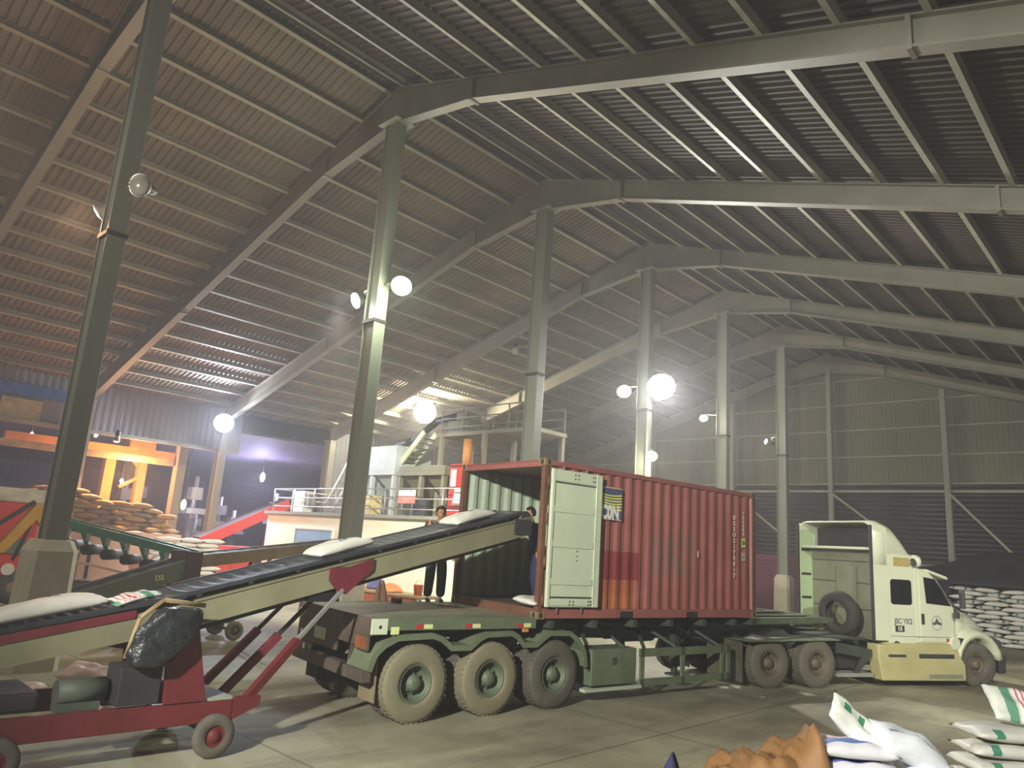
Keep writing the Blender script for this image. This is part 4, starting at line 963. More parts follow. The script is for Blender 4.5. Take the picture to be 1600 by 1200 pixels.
def person(label, loc, rz, J, shirt, pants, long_sleeve=False, look=0.0, scale=1.0):
    t = thing('person', label, 'person', loc, rz)
    t.scale = (scale,)*3
    hip, chest, neck, head = J['hip'], J['chest'], J['neck'], J['head']; D = lambda p, *r: (*p, r[0] if len(r) == 1 else r)
    mid = tuple((a+b_)/2 for a, b_ in zip(hip, chest)); nk2 = tuple(a+(b_-a)*.55 for a, b_ in zip(neck, head))
    crown = (head[0]-.01, head[1], head[2]+.1); jaw = (head[0]+.03, head[1], head[2]-.07)
    chains = [[D(hip, .14, .1), D(mid, .125, .09), D(chest, .15, .1), D(neck, .06)], [D(neck, .06), D(nk2, .055), (*jaw, .065), D(head, .088), (*crown, .06)]]
    for s_ in ('l', 'r'):
        chains.append([D(chest, .15, .1), D(J['sh'+s_], .062), D(J['el'+s_], .045), D(J['wr'+s_], .03)])
        chains.append([D(hip, .14, .1), D(J['th'+s_], .095), D(J['kn'+s_], .062), D(J['an'+s_], .042)])
    ms = [skin_mesh(chains)]
    for s_ in ('l', 'r'):
        e, w_ = V(J['el'+s_]), V(J['wr'+s_]); ms += hand(w_, w_-e, (0, 0, 1) if abs((w_-e).normalized().z) < .8 else (1, 0, 0))
    # nose, ears, lips
    hx_, hy_, hz_ = head
    def blob(c, r, sc):
        b_ = bmesh.new(); bmesh.ops.create_uvsphere(b_, u_segments=10, v_segments=8, radius=r)
        for v_ in b_.verts: v_.co = V((v_.co.x*sc[0], v_.co.y*sc[1], v_.co.z*sc[2]))+V(c)
        m = bpy.data.meshes.new('b'); b_.to_mesh(m); b_.free(); return m
    ms += [blob((hx_+.087, hy_, hz_-.012), .016, (1, .8, 1.3)), blob((hx_, hy_+.083, hz_-.01), .02, (.8, .4, 1.3)), blob((hx_, hy_-.083, hz_-.01), .02, (.8, .4, 1.3)), blob((hx_+.07, hy_, hz_-.055), .02, (.6, 1.2, .3))]
    body = join_meshes(ms); body.materials.append(m_skin); o = bpy.data.objects.new('body', body); C.objects.link(o); o.parent = t
    def cloth(nm, ch, m):
        me = skin_mesh(ch); me.materials.append(m); c_ = bpy.data.objects.new(nm, me); C.objects.link(c_); c_.parent = t; return c_
    up_ch = [[D(mid, .155, .12), D(chest, .175, .125), (neck[0], neck[1], neck[2]-.05, .08)], [D(hip, .158, .12), D(mid, .155, .12)]]
    lo = [[D(hip, .155, .118), (hip[0], hip[1], hip[2]+.08, (.15, .115))]]
    for s_ in ('l', 'r'):
        e = V(J['el'+s_]); sh = V(J['sh'+s_]); w_ = V(J['wr'+s_]); c_ = [D(chest, .175, .125), D(J['sh'+s_], .078)]
        c_ += [D(J['el'+s_], .06), D(tuple(w_-(w_-e)*.08), .04)] if long_sleeve else [D(tuple(sh+(e-sh)*.7), .07)]
        up_ch.append(c_); lo.append([D(hip, .16, .125), D(J['th'+s_], .125), D(J['kn'+s_], .1), (J['an'+s_][0], J['an'+s_][1], J['an'+s_][2]+.0, .088)])
        f = J['an'+s_]; me = skin_mesh([[(f[0]-.03, f[1], f[2]-.03, .045), (f[0]+.07, f[1], f[2]-.045, (.045, .035)), (f[0]+.16, f[1], f[2]-.05, (.04, .028))]]); me.materials.append(m_charc)
        c2_ = bpy.data.objects.new('shoe', me); C.objects.link(c2_); c2_.parent = t
    cloth('shirt', up_ch, shirt); cloth('trousers', lo, pants)
    hb = bmesh.new(); bmesh.ops.create_uvsphere(hb, u_segments=20, v_segments=12, radius=.108)
    for v_ in list(hb.verts):
        if v_.co.z < -.055 or (v_.co.x > .045 and v_.co.z < .045) or (v_.co.x > -.02 and v_.co.z < .0): hb.verts.remove(v_)
    for v_ in hb.verts: v_.co = V((v_.co.x*.98-.012, v_.co.y*.93, v_.co.z*1.05+.03))+V(head)
    me = bpy.data.meshes.new('hair'); hb.to_mesh(me); hb.free(); me.materials.append(m_hair); c_ = bpy.data.objects.new('hair', me); C.objects.link(c_); c_.parent = t
    md = c_.modifiers.new('s', 'SOLIDIFY'); md.thickness = .015
    for y in (-.032, .032):
        me = blob((hx_+.078, hy_+y, hz_+.012), .012, (.5, 1.2, .7)); me.materials.append(m_dark); c_ = bpy.data.objects.new('eye', me); C.objects.link(c_); c_.parent = t
    return t
STAND = dict(hip=(0, 0, .93), chest=(.0, 0, 1.28), neck=(.0, 0, 1.46), head=(.02, 0, 1.59), shl=(0, .19, 1.4), shr=(0, -.19, 1.4), ell=(.02, .25, 1.12), elr=(.05, -.26, 1.12),
             wrl=(.18, .24, .92), wrr=(.24, -.22, .95), thl=(0, .09, .86), thr=(0, -.09, .86), knl=(.03, .11, .48), knr=(.04, -.11, .48), anl=(0, .12, .09), anr=(.0, -.12, .09))
m_nshirt = mat('navy_work_shirt', '2a2f72', .8, 0, 4, .2); m_npant = mat('navy_trousers', '1e2248', .8, 0, 4, .2)
TM = Matrix.Translation((TO[0], TO[1], 0)) @ Matrix.Rotation(TA, 4, 'Z')
def tl(x, y, z): return tuple(TM @ V((x, y, z)))
person('person in a black shirt and dark green trousers standing on the trailer deck', tl(-.5, 2.28, 1.413), TA-1.9, STAND, m_bshirt, m_gpants, scale=1.0)
REACH = dict(STAND); REACH.update(hip=(0, 0, .9), chest=(.1, 0, 1.22), neck=(.16, 0, 1.4), head=(.2, 0, 1.53), shl=(.12, .19, 1.34), shr=(.12, -.19, 1.34), ell=(.38, .2, 1.22), elr=(.36, -.22, 1.15), wrl=(.6, .14, 1.3), wrr=(.58, -.14, 1.2), knl=(.1, .1, .47), knr=(-.04, -.1, .47), anl=(.02, .12, .09), anr=(-.1, -.12, .09))
person('person in navy work clothes reaching for sacks inside the container mouth', tl(.8, 1.0, CB+.168), TA+2.9, REACH, m_nshirt, m_npant, True)

# ================================================================== THINGS ON AND BEHIND THE TRAILER DECK
def crumple(name, m, L, W, H, seed, label, cat, M_, n=18, amp=.35, top=.6, group=None):
    """a slumped cloth or sack heap: closed shell with folds"""
    r_ = random.Random(seed); ph = [r_.uniform(0, 6) for _ in range(8)]; rings = []
    for k_ in range(9):
        t_ = k_/8; w_ = (1-t_**2.2)**.5*(1-top)+top*(1-t_) ; w_ = max(w_, .03); r = []
        for i in range(n):
            a = 2*PI*i/n; f = 1+amp*.35*math.sin(3*a+ph[0]+2*t_)+amp*.22*math.sin(5*a+ph[1]-3*t_)+amp*.12*math.sin(9*a+ph[2])
            r.append((L/2*w_*f*math.cos(a), W/2*w_*f*math.sin(a), H*t_*(1+.12*math.sin(2*a+ph[3]))))
        rings.append(r)
    o = MB().loft(rings).build(name, m, None, sub=1); o.matrix_world = M_
    return tag(o, label, cat, group)
def at(x, y, z, rz=0): return Matrix.Translation((x, y, z)) @ Matrix.Rotation(rz, 4, 'Z')
b_ = sack(tl(.25, .32, CB+.26), (0.1, 0, TA+.3), m_sack_mark, 'white sack half inside the container at the near rear post', None, .8, .5, .15, 11)
crumple('burlap_sack', mat('brown_burlap', '6a4e36', .8, 0, 4, .2), .75, .6, 1.62, 5, 'tall brown burlap sack standing beyond the far edge of the trailer deck', 'sack', at(*tl(-.85, 3.6, 0)), amp=.3)
crumple('plastic_wrap', mat('pale_green_plastic', 'b4c4a8', .35), .42, .25, .05, 9, 'scrap of pale green plastic lying on the trailer deck', 'plastic', at(*tl(-.45, 1.85, 1.414)), amp=.6, top=.2)
t = thing('brick', 'dark red hollow brick lying on the trailer deck', 'brick', tl(-1.3, 2.2, 1.414), TA)
MB().box(-.05, .05, -.11, .11, 0, .08).build('body', mat('dark_red_clay', '5c3430', .8), t, bev=.004)
for y in (-.055, .055): MB().cyl((-.052, y, .04), (-.045, y, .04), .022, n=10).build('hole', m_dark, t)
# low wooden table with clothes beyond the trailer
tb = thing('work_table', 'long low wooden table loaded with cloths beyond the trailer', 'table', (-19.0, 15.0, 0), .05)
MB().box(-1.9, 1.9, -.45, .45, .78, .86).build('table_top', m_wood, tb, bev=.01); MB().box(-1.85, 1.85, -.42, -.38, .5, .78).build('apron', mat('red_brown_board', '8a4a36', .6), tb)
for x in (-1.8, 1.8):
    for y in (-.38, .38): MB().box(x-.05, x+.05, y-.05, y+.05, 0, .78).build('leg', m_inner, tb)
crumple('folded_cloth', m_navy, 1.0, .6, .34, 21, 'navy and purple cloth heap on the wooden table', 'cloth', at(-19.75, 15.1, .865), amp=.5, top=.4).data.materials[0] = mat('purple_navy_cloth', '4a4678', .8)
crumple('folded_cloth', m_white, .7, .5, .24, 22, 'white cloth heap at the left end of the wooden table', 'cloth', at(-20.6, 14.85, .865), amp=.5, top=.4)
crumple('folded_cloth', mat('orange_cloth', 'd86a3c', .8), .9, .6, .25, 23, 'orange cloth heap on the wooden table', 'cloth', at(-18.75, 14.85, .865), amp=.5, top=.4)
bk = thing('bucket', 'orange bucket at the right end of the wooden table', 'bucket', (-17.55, 14.95, .865))
MB().lathe([(0, 0), (.12, 0), (.15, .3), (.16, .31), (.14, .3), (.11, .02), (0, .02)], (0, 0, 0), 'z', 20).build('pail', mat('orange_plastic', 'c8683c', .4), bk)
MB().tube([(.15*math.cos(a_), 0, .3+.13*math.sin(a_)) for a_ in [PI*i/8 for i in range(9)]], .008, 6).build('handle', m_rail, bk)

# ================================================================== WHITE OFFICE BLOCK WITH HOPPERS ON ITS ROOF
of = thing('office_block', 'low white office block with railed roof platform behind the second column', 'building', (0, 0, 0))
OX0, OX1, OY0, OY1, OZ = -30.75, -17.4, 17.0, 21.4, 3.2
MB().box(OX0, OX1, OY0, OY1, 0, OZ).build('wall', m_wall_w, of)
MB().box(OX0-.1, OX1+.1, OY0-.15, OY1+.1, OZ, OZ+.12).build('roof_slab', m_slab, of)
q = MB().box(-28.25, -25.5, OY0-.03, OY0-.005, 1.2, 2.62).build('window_pane', m_blue, of)
pieces('window_frame', m_white, q, [(-28.35, -28.25, OY0-.06, OY0, 1.1, 2.7), (-25.5, -25.4, OY0-.06, OY0, 1.1, 2.7), (-28.25, -25.5, OY0-.06, OY0, 2.62, 2.7), (-28.25, -25.5, OY0-.06, OY0, 1.1, 1.2)])
MB().box(-23.9, -22.9, OY0-.04, OY0-.005, .05, 2.35).build('office_door', mat('cream_door', 'ded6b4', .6), of)
pieces('door_frame', mat('cream_trim', 'b8ac84', .6), of, [(-23.98, -23.9, OY0-.05, OY0, 0, 2.43), (-22.9, -22.82, OY0-.05, OY0, 0, 2.43), (-23.9, -22.9, OY0-.05, OY0, 2.35, 2.43)])
for k_ in range(9):
    x = OX0+.25+k_*1.62; MB().cyl((x, OY0+.05, OZ+.1), (x, OY0+.05, OZ+1.12), .03, n=8).build('rail_post', m_rail, of)
for z in (.35, .72, 1.1): MB().cyl((OX0+.25, OY0+.05, OZ+z), (OX0+.25+8*1.62, OY0+.05, OZ+z), .024, n=8).build('rail', m_rail, of)
for z in (.72, 1.1): MB().cyl((OX0+.25, OY0+.05, OZ+z), (OX0+.25, OY1-.2, OZ+z), .024, n=8).build('rail', m_rail, of)
for k_ in range(5):
    x = OX0+.6+k_*1.9; MB().cyl((x, OY1-.2, OZ+.1), (x, OY1-.2, OZ+1.12), .03, n=8).build('rail_post', m_rail, of)
MB().cyl((OX0+.25, OY1-.2, OZ+1.1), (OX0+8, OY1-.2, OZ+1.1), .024, n=8).build('rail', m_rail, of)
def box_thing(name, label, cat, m, boxes, bev=.01, grp=None):
    o = MB()
    for b_ in boxes: o.box(*b_)
    return tag(o.build(name, m, None, bev=bev), label, cat, grp)
o = box_thing('control_cabinet', 'cream control box behind the left end of the roof railing', 'cabinet', m_white, [(-29.6, -28.6, 17.4, 17.9, 3.33, 4.25)])
MB().box(-28.59, -28.3, 17.45, 17.85, 3.6, 4.1).build('side_box', m_slab, o); MB().box(-29.5, -28.7, 17.385, 17.4, 3.45, 4.15).build('door', m_wall_w, o)
box_thing('storage_box', 'cream yellow box beside the column on the office roof', 'box', mat('cream_yellow_box', 'd8c890', .6), [(-24.6, -24.0, 17.5, 18.1, 3.33, 4.1)])
o = box_thing('sign_board', 'white and red sign board hung on the roof railing', 'sign', m_white, [(-21.55, -20.6, 17.0, 17.02, 4.02, 4.24)], 0)
MB().box(-21.55, -20.6, 17.0, 17.02, 3.76, 4.0).build('red_half', mat('faded_red_sign', 'd88478', .5), o)
o['label'] = 'white and red sign board hung on the roof railing'
def hopper(name, label, x0, x1, y0, y1, zb, zc, zt_, m, frame):
    t = thing(name, label, 'hopper', (0, 0, 0)); xm, ym = (x0+x1)/2, (y0+y1)/2
    MB().box(x0, x1, y0, y1, zc, zt_).build('bin', m, t, bev=.02)
    MB().box(x0-.06, x1+.06, y0-.06, y1+.06, zc-.16, zc).build('bin_flange', m, t)
    nb = 2; w_ = (x1-x0)/nb
    for i in range(nb):
        a, b2 = x0+.1+i*w_, x0+(i+1)*w_-.1; c_ = (a+b2)/2
        rg = [[(a, y0+.15, zc-.16), (b2, y0+.15, zc-.16), (b2, y1-.15, zc-.16), (a, y1-.15, zc-.16)], [(c_-.14, ym-.14, zb+.75), (c_+.14, ym-.14, zb+.75), (c_+.14, ym+.14, zb+.75), (c_-.14, ym+.14, zb+.75)]]
        cn = MB().loft(rg, smooth=False).build('cone', m, t); MB().cyl((c_, ym, zb+.55), (c_, ym, zb+.8), .17, n=14).build('valve', m_rail, cn)
    for x in (x0+.07, xm, x1-.07):
        for y in (y0+.07, y1-.07): MB().box(x-.08, x+.08, y-.08, y+.08, zb, zc-.16).build('leg', frame, t)
    return t
hopper('feed_hopper', 'pale blue-white feed hopper on the office roof just right of the column', -25.6, -22.7, 17.6, 19.4, 3.33, 5.05, 6.05, m_hopw, m_hopw)
hopper('feed_hopper', 'olive grey feed hopper with twin cones behind the sign board', -22.45, -19.8, 17.6, 19.4, 3.33, 5.0, 5.2, m_hopg, m_hopg)
o = box_thing('weigh_bin', 'round-shouldered brown bin hanging inside the olive hopper frame', 'bin', mat('brown_bin', '6e5c50', .5, .2), [(-21.0, -20.0, 19.45, 20.2, 3.33, 4.7)], .12)
o = box_thing('machine_drum', 'small grey filling machine standing under the olive hopper', 'machine', m_charc, [(-21.3, -20.5, 17.45, 17.6, 3.33, 3.9)])
# upper platform
up_ = thing('upper_platform', 'high railed steel walkway above the olive hopper', 'platform', (0, 0, 0))
PX0, PX1, PY0, PY1, PZ = -21.5, -16.5, 18.6, 20.4, 6.45
MB().box(PX0, PX1, PY0, PY1, PZ, PZ+.14).build('walkway', m_purlin, up_)
for x in (PX0+.15, -19, PX1-.15):
    for y in (PY0+.1, PY1-.1): MB().box(x-.08, x+.08, y-.08, y+.08, 3.33 if x < -17.5 else 0, PZ).build('support_post', m_purlin, up_)
for k_ in range(5):
    x = PX0+.1+k_*1.2
    for y in (PY0+.05, PY1-.05): MB().cyl((x, y, PZ+.1), (x, y, PZ+1.05), .028, n=8).build('rail_post', m_purlin, up_)
for y in (PY0+.05, PY1-.05):
    for z in (.35, .7, 1.05): MB().cyl((PX0+.1, y, PZ+z), (PX1-.1, y, PZ+z), .024, n=8).build('rail', m_purlin, up_)
MB().bar((-22.8, 18.5, 5.35), (PX0, 18.5, PZ+.1), .08, .22).bar((-22.8, 17.9, 5.35), (PX0, 17.9, PZ+.1), .08, .22).build('stair_stringer', m_mint, up_)
for k_ in range(6): MB().box(-22.7+k_*.2, -22.5+k_*.2, 17.92, 18.48, 5.45+k_*.17, 5.48+k_*.17).build('stair_tread', m_hopg, up_)
o = box_thing('dust_collector', 'bulky grey machine on the upper walkway close under the roof', 'machine', m_slab, [(-21.3, -20.2, 18.9, 20.1, 6.6, 7.15), (-21.1, -20.5, 19.1, 19.9, 7.15, 7.5)], .03)
MB().tube([(-20.9, 19.3, 7.4), (-22.5, 19.4, 7.3), (-24.2, 19.6, 6.6), (-25.5, 19.8, 6.5)], .14, 12).build('duct', m_charc, o)
# red machine on the right of the hopper
rm = thing('elevator_casing', 'bright red lit elevator casing just left of the container', 'machine', (0, 0, 0))
MB().box(-19.35, -18.25, 17.45, 18.0, 3.33, 5.2).build('casing', m_red, rm, bev=.02); MB().box(-19.25, -19.0, 17.42, 17.45, 4.4, 5.0).build('window', m_white, rm)
MB().loft([[(-18.95, 17.3, 3.75), (-18.4, 17.3, 3.75), (-18.4, 17.45, 3.75), (-18.95, 17.45, 3.75)], [(-18.87, 17.3, 4.3), (-18.48, 17.3, 4.3), (-18.48, 17.45, 4.3), (-18.87, 17.45, 4.3)]], smooth=False).build('white_hood', m_white, rm)
MB().cyl((-18.8, 17.7, 5.2), (-18.8, 17.7, 6.1), .16, n=14).build('duct', m_orange_p, rm)
pieces('strip', m_redm, rm, [(-19.35, -18.25, 17.4, 17.45, z, z+.06) for z in (3.6, 4.34, 5.1)])
# ladder left of the column and poles
ld = thing('steel_ladder', 'sloping steel ladder rising left of the second column behind the railing', 'ladder', (0, 0, 0))
for y in (18.0, 18.5): MB().bar((-28.1, y, 3.33), (-25.7, y, 6.6), .05, .1).build('stringer', m_rail, ld)
for k_ in range(11): t_ = (k_+.5)/11; MB().box(-28.1+2.4*t_-.1, -28.1+2.4*t_+.1, 18.0, 18.5, 3.33+3.27*t_-.015, 3.33+3.27*t_+.015).build('tread', m_rail, ld)
for i, (xa, za, xb, zb) in enumerate(((-31, 5.5, -25.5, 5.9), (-31, 4.9, -26, 6.4), (-30.5, 4.2, -26, 5.6), (-29.5, 3.9, -26, 5.2), (-28.5, 3.6, -26.2, 5.9))):
    tag(MB().bar((xa, 21.0, za), (xb, 21.0, zb), .05, .08).build('brace_pole', m_purlin), 'slanting grey steel pole behind the office roof ladder, %s from the top' % ORD[i], 'pole', 'slanting poles behind the ladder')
# the bright lamp under the roof
flood((-29.55, 24.5, 9.12), (-29.6, 24.55, 9.6), 'dazzling warm lamp close under the roof above the hoppers', (1, .9, .66), 120, 2800, .6, (.55, -.75, -.2), 'flood lamps by the hoppers')
lamp((-15.35, 9.6, 7.95), 7500, (1, .93, .76), .2, 75, (-24.5, 17, 1.0), .7)  # extra spot added at the second column's lamp to brighten the office
lamp((-33.2, 15.2, 6.9), 1500, (.72, .82, 1), .3, 80, (-28, 17.5, 3), .7);  # extra cool spot added by the eave lamp, aimed at the office

# ================================================================== LEFT BACKGROUND: SACK DOCK, RED CONVEYOR, MACHINES
struct(MB().box(-33.4, -29.2, 5.0, 12.6, 0, 2.05).build('trim_11', m_pink))
dk = 0
rnd = random.Random(11)
tans = [m_tan, mat('tan_sack_b', 'a8885c', .75, 0, 4, .2, bump=.2), mat('grey_tan_sack', '8c7c70', .75, 0, 4, .2, bump=.2)]
for l_ in range(8):
    for r_ in range(2):
        for c_ in range(6):
            y = 7.7+c_*.8+(.4 if l_ % 2 else 0)
            if l_ > 6 and c_ > 1 or l_ > 5 and c_ in (3, 4) or l_ > 4 and c_ > 4: continue
            if r_ == 0 and l_ < 6 and not (l_ == 5): continue
            x = -29.8-.52*(1-r_)-.06*l_+rnd.uniform(-.09, .09)
            sack((x, y+rnd.uniform(-.1, .1), 2.17+l_*.175), (rnd.uniform(-.12, .12), rnd.uniform(-.1, .1), PI/2+rnd.uniform(-.3, .3)), tans[0] if l_ > 3 else tans[1+(c_+l_) % 2],
                 'tan sack in the orange-lit pile behind the nearest column', 'tan sacks on the dock', .86, .58, .22, c_ % 3, nu=10, nv=6)
for i, (x, y) in enumerate(((-29.0, 11.5), (-29.1, 12.2), (-28.95, 10.2))):
    sack((x-.6, y, 2.16), (0, 0, .4*i), tans[0], 'tan sack in the orange-lit pile behind the nearest column', 'tan sacks on the dock', .8, .6, .22, i % 3, nu=10, nv=6)
flood((-31.2, 10.3, 5.5), (-31.2, 10.3, 6.6), 'added small orange lamp above the tan sack pile', (1, .45, .15), 25, 0, .12, (0, 0, -1), 'added lamps of the sack dock')  # fixture added to give the pile's orange light a source
lamp((-31.2, 10.3, 5.3), 1900, ORANGE, .3, 150, (-31, 10.6, 0)); lamp((-35.6, 12.7, 4.6), 900, (1, .5, .18), .3)
# pallets of white sacks right of the dock
for c_ in range(3):
    for l_ in range(12):
        sack((-27.3, 11.1+c_*.84+(.2 if l_ % 2 else 0), .09+l_*.165), (0, 0, PI/2+rnd.uniform(-.06, .06)), m_sack, 'white sack in the neat stack beside the red conveyor', 'white sacks in the neat stack', .84, .56, .165, c_ % 3, nu=8, nv=6)
# orange lit posts and beam in the annex
for i, (y, z1, wd) in enumerate(((12.4, 5.6, .45), (13.9, 5.6, .38))):
    t = thing('concrete_post', ('rear' if i == 0 else 'front')+' orange-lit post in the dark annex', 'post', (-38, y, 0)); MB().box(-wd/2, wd/2, -wd/2, wd/2, 0, z1).build('shaft', m_orange_p, t)
    if i: MB().bar((0, 0, 4.6), (0, -.9, 4.0), .15, .15).bar((0, 0, 4.9), (0, -.7, 5.6), .15, .15).build('bracket', m_orange_p, t)
tag(MB().box(-38.2, -37.8, 8.0, 15.9, 5.6, 5.95).box(-38.3, -37.7, 13.1, 14.3, 5.95, 6.3).build('crane_beam', m_orange_p), 'orange-lit horizontal beam high in the annex', 'beam')
for i, (x, y, z, r_, s_, lb) in enumerate(((-38, 15.7, 6.8, .16, 25, 'small white lamp beside the big left flood lamp'), (-38, 11.6, 6.3, .11, 20, 'tiny white lamp right of the nearest column'), (-36.5, 15.6, 3.4, .26, 30, 'round white lamp low between the side posts'), (-38, 13.1, 4.3, .12, 20, 'small white lamp above the tan sack pile'), (-38, 9.0, 3.9+2.0, .14, 15, 'small bluish lamp left of the nearest column'), (-42, 22.5, 5.6, .28, 30, 'blurred bluish lamp deep in the annex right of the lit side post'))):
    t = thing('annex_lamp', lb, 'lamp', (x, y, z), 0, 'small lamps in the annex'); zt_ = 7.12+(x+34.8)*.0517-z
    MB().lathe([(0, -.08), (r_*.7, -.05), (r_, 0), (r_*.7, .05), (0, .08)], (0, 0, 0), 'y', 16).build('globe', emit('annex_lamp_glass', (.85, .88, 1), s_), t); MB().cyl((0, 0, 0), (0, 0, max(zt_, .4)), .02, n=6).build('stem', m_charc, t)
lamp((-37.5, 16.2, 3.2), 350, (.7, .72, 1), .3); lamp((-41.5, 22, 5.2), 900, (.62, .55, 1), .4); lamp((-38.5, 3.0, 5.0), 500, (.35, .35, .9), .4)
t = thing('annex_post', 'dim purple-grey post just left of the lit side column', 'post', (-36.0, 14.9, 0)); MB().box(-.25, .25, -.2, .2, 0, 6.7).build('shaft', m_steel, t)
# dark machinery silhouettes
rnd = random.Random(5)
for i in range(9):
    x = -40-rnd.uniform(0, 5); y = 15+i*1.35+rnd.uniform(-.3, .3); h_ = rnd.uniform(3.0, 5.2)
    t = thing('process_tower', 'dim blue grey processing tower deep in the annex, %s from the left' % ORD[i], 'machine', (x, y, 0), 0, 'dim machines in the annex')
    mm = (m_slab, m_hopg, m_charc)[i % 3]
    MB().cyl((0, 0, 0), (0, 0, h_*.55), .35, n=12).build('tank', mm, t); MB().cyl((0, 0, h_*.55), (0, 0, h_), .12, n=10).build('pipe', m_rail, t)
    MB().box(-.5, .5, -.5, .5, h_*.6, h_*.66).box(-.3, .3, -.3, .3, h_*.75, h_*.88).build('platform', m_slab, t)
# red inclined conveyor
rc = thing('inclined_conveyor', 'red inclined conveyor rising to the office roof from the left', 'conveyor', (0, 0, 0))
for x in (-32.6, -31.8): MB().bar((x, 14.6, 1.75), (x, 18.6, 3.75), .06, .45).build('side_beam', m_redm if x < -32 else m_red, rc)
MB().bar((-32.2, 14.6, 1.95), (-32.2, 18.6, 3.95), .7, .05).build('belt', m_belt, rc)
for y, z in ((15.2, 1.8), (17.6, 3.0)): MB().box(-31.9, -31.75, y, y+.14, 0, z).build('support_post', m_red, rc)
box_thing('panel_fence', 'dark grey panel fence beneath the red inclined conveyor', 'fence', m_charc, [(-31.7, -31.6, 14.2+k_*.55, 14.6+k_*.55, 0, 1.5) for k_ in range(5)])
box_thing('orange_crate', 'orange-red crate beside the white sack stack', 'crate', m_red, [(-29.2, -28.3, 14.2, 15.3, 0, 1.75)])
# green roller machine behind the nearest column
GM = at(-20.89, 6.33, 0, math.atan2(2.1, 2.04)); gl_ = 2.93
gm = thing('roller_conveyor', 'green sloping conveyor frame with black rollers behind the nearest column footing', 'conveyor', (-20.89, 6.33, 0), math.atan2(2.1, 2.04))
MB().prism([(-.6, 2.45), (gl_, 1.83), (gl_, 1.65), (-.6, 2.2)], 'y', -.04, .04).build('side_channel', m_green, gm)
MB().prism([(-.6, 2.45), (gl_, 1.83), (gl_, 1.75), (-.6, 2.37)], 'y', .6, .68).build('side_channel', m_green, gm)
for k_ in range(7):
    x = -.35+k_*.5; z = 2.2-.1*k_*.88
    MB().prism([(x, z), (x+.12, z), (x+.3, z-.35), (x+.18, z-.35)], 'y', -.05, .05).build('hanger', m_green, gm)
    MB().cyl((x+.25, -.15, z-.42), (x+.25, .55, z-.42), .13, n=14).build('roller', m_black, gm)
    MB().box(x+.2, x+.3, -.12, -.08, z-.2, z-.02).build('bracket', m_rail, gm)
MB().prism([(-.6, 1.55), (gl_, .98), (gl_, .92), (-.6, 1.49)], 'y', -.1, -.04).build('lower_rail', m_pink, gm)
for x in (.1, 2.2): MB().box(x, x+.1, -.03, .03, 0, 1.6).box(x, x+.1, .6, .66, 0, 1.6).build('leg', m_slab, gm)
MB().box(-.5, 2.8, -.1, .7, .35, .95).build('base_box', mat('dark_grey_base', '5c564e', .7), gm, bev=.02)
# red lorry and yellow arm left of the nearest column
lr = thing('red_lorry', 'bright red lorry body with pale tarpaulin top at the left edge', 'truck', (-24.3, 3.6, 0))
MB().box(-1.0, 0.2, -4, 2.75, .6, 2.75).build('body', m_red, lr, bev=.04); MB().box(-1.05, .25, -4, 3.2, 2.75, 3.15).build('tarpaulin_cover', mat('pale_cover', 'cfc8b8', .7), lr, bev=.06)
MB().box(.2, .26, -1, 2.7, 1.38, 1.75).build('side_rail', m_beam_dk, lr)
for y in (2.0, -1.5): MB().lathe([(.15, -.12), (.3, -.13), (.42, -.1), (.45, 0), (.42, .1), (.3, .13), (.15, .12)], (0, 0, 0), 'x', 24).build('wheel', m_tyre_dk, lr, (.12, y+.4, .46))
MB().cyl((.2, 2.2, .95), (.27, 2.2, .95), .16, n=16).build('round_lamp', m_white, lr)
ya = thing('loader_arm', 'bent yellow loader arm in front of the red lorry', 'machine', (-22, 5.5, 0))
q = MB().prism([(-1.6, 1.35), (-.55, 1.62), (.12, 2.72), (.3, 2.74), (.62, 2.1), (.5, 1.9), (.38, 2.1), (.18, 2.32), (-.35, 1.5), (-1.6, 1.1)], 'x', -.12, .12).build('boom', m_yel, ya, bev=.02)
MB().bar((0, -.9, 1.9), (0, .1, 2.78), .1, .1).build('hydraulic_hose', m_dark, ya); MB().bar((.05, .1, 2.2), (.05, -.15, 1.3), .07, .07).build('hydraulic_rod', m_dark, ya)
MB().box(-.5, .5, -2.6, -.6, .35, 1.35).build('chassis', m_beam_dk, ya, bev=.03)
for y in (-2.2, -.9): MB().cyl((.3, y, .4), (.55, y, .4), .4, n=20).build('wheel', m_tyre_dk, ya)
# pink-white sacks on the floor behind the red cart
for i, (x, y, z, rz) in enumerate(((-11.6, 4.0, .12, .3), (-11.9, 4.5, .12, 1.2), (-11.7, 3.3, .12, -.4), (-11.7, 4.1, .33, .8))):
    sack((x, y, z), (.2 if i == 3 else 0, .1, rz), mat('pinkish_white_sack_%s' % 'abcd'[i], 'd0b4b0', .6, 0, 4, .12, bump=.3), 'crumpled pinkish sack on the floor behind the red cart, %s' % ('lying nearest to the left edge', 'turned crosswise at the back', 'farthest left of the heap', 'topmost of the heap')[i], 'pinkish sacks behind the cart', .75, .5, .22, i+20, lump=.03)

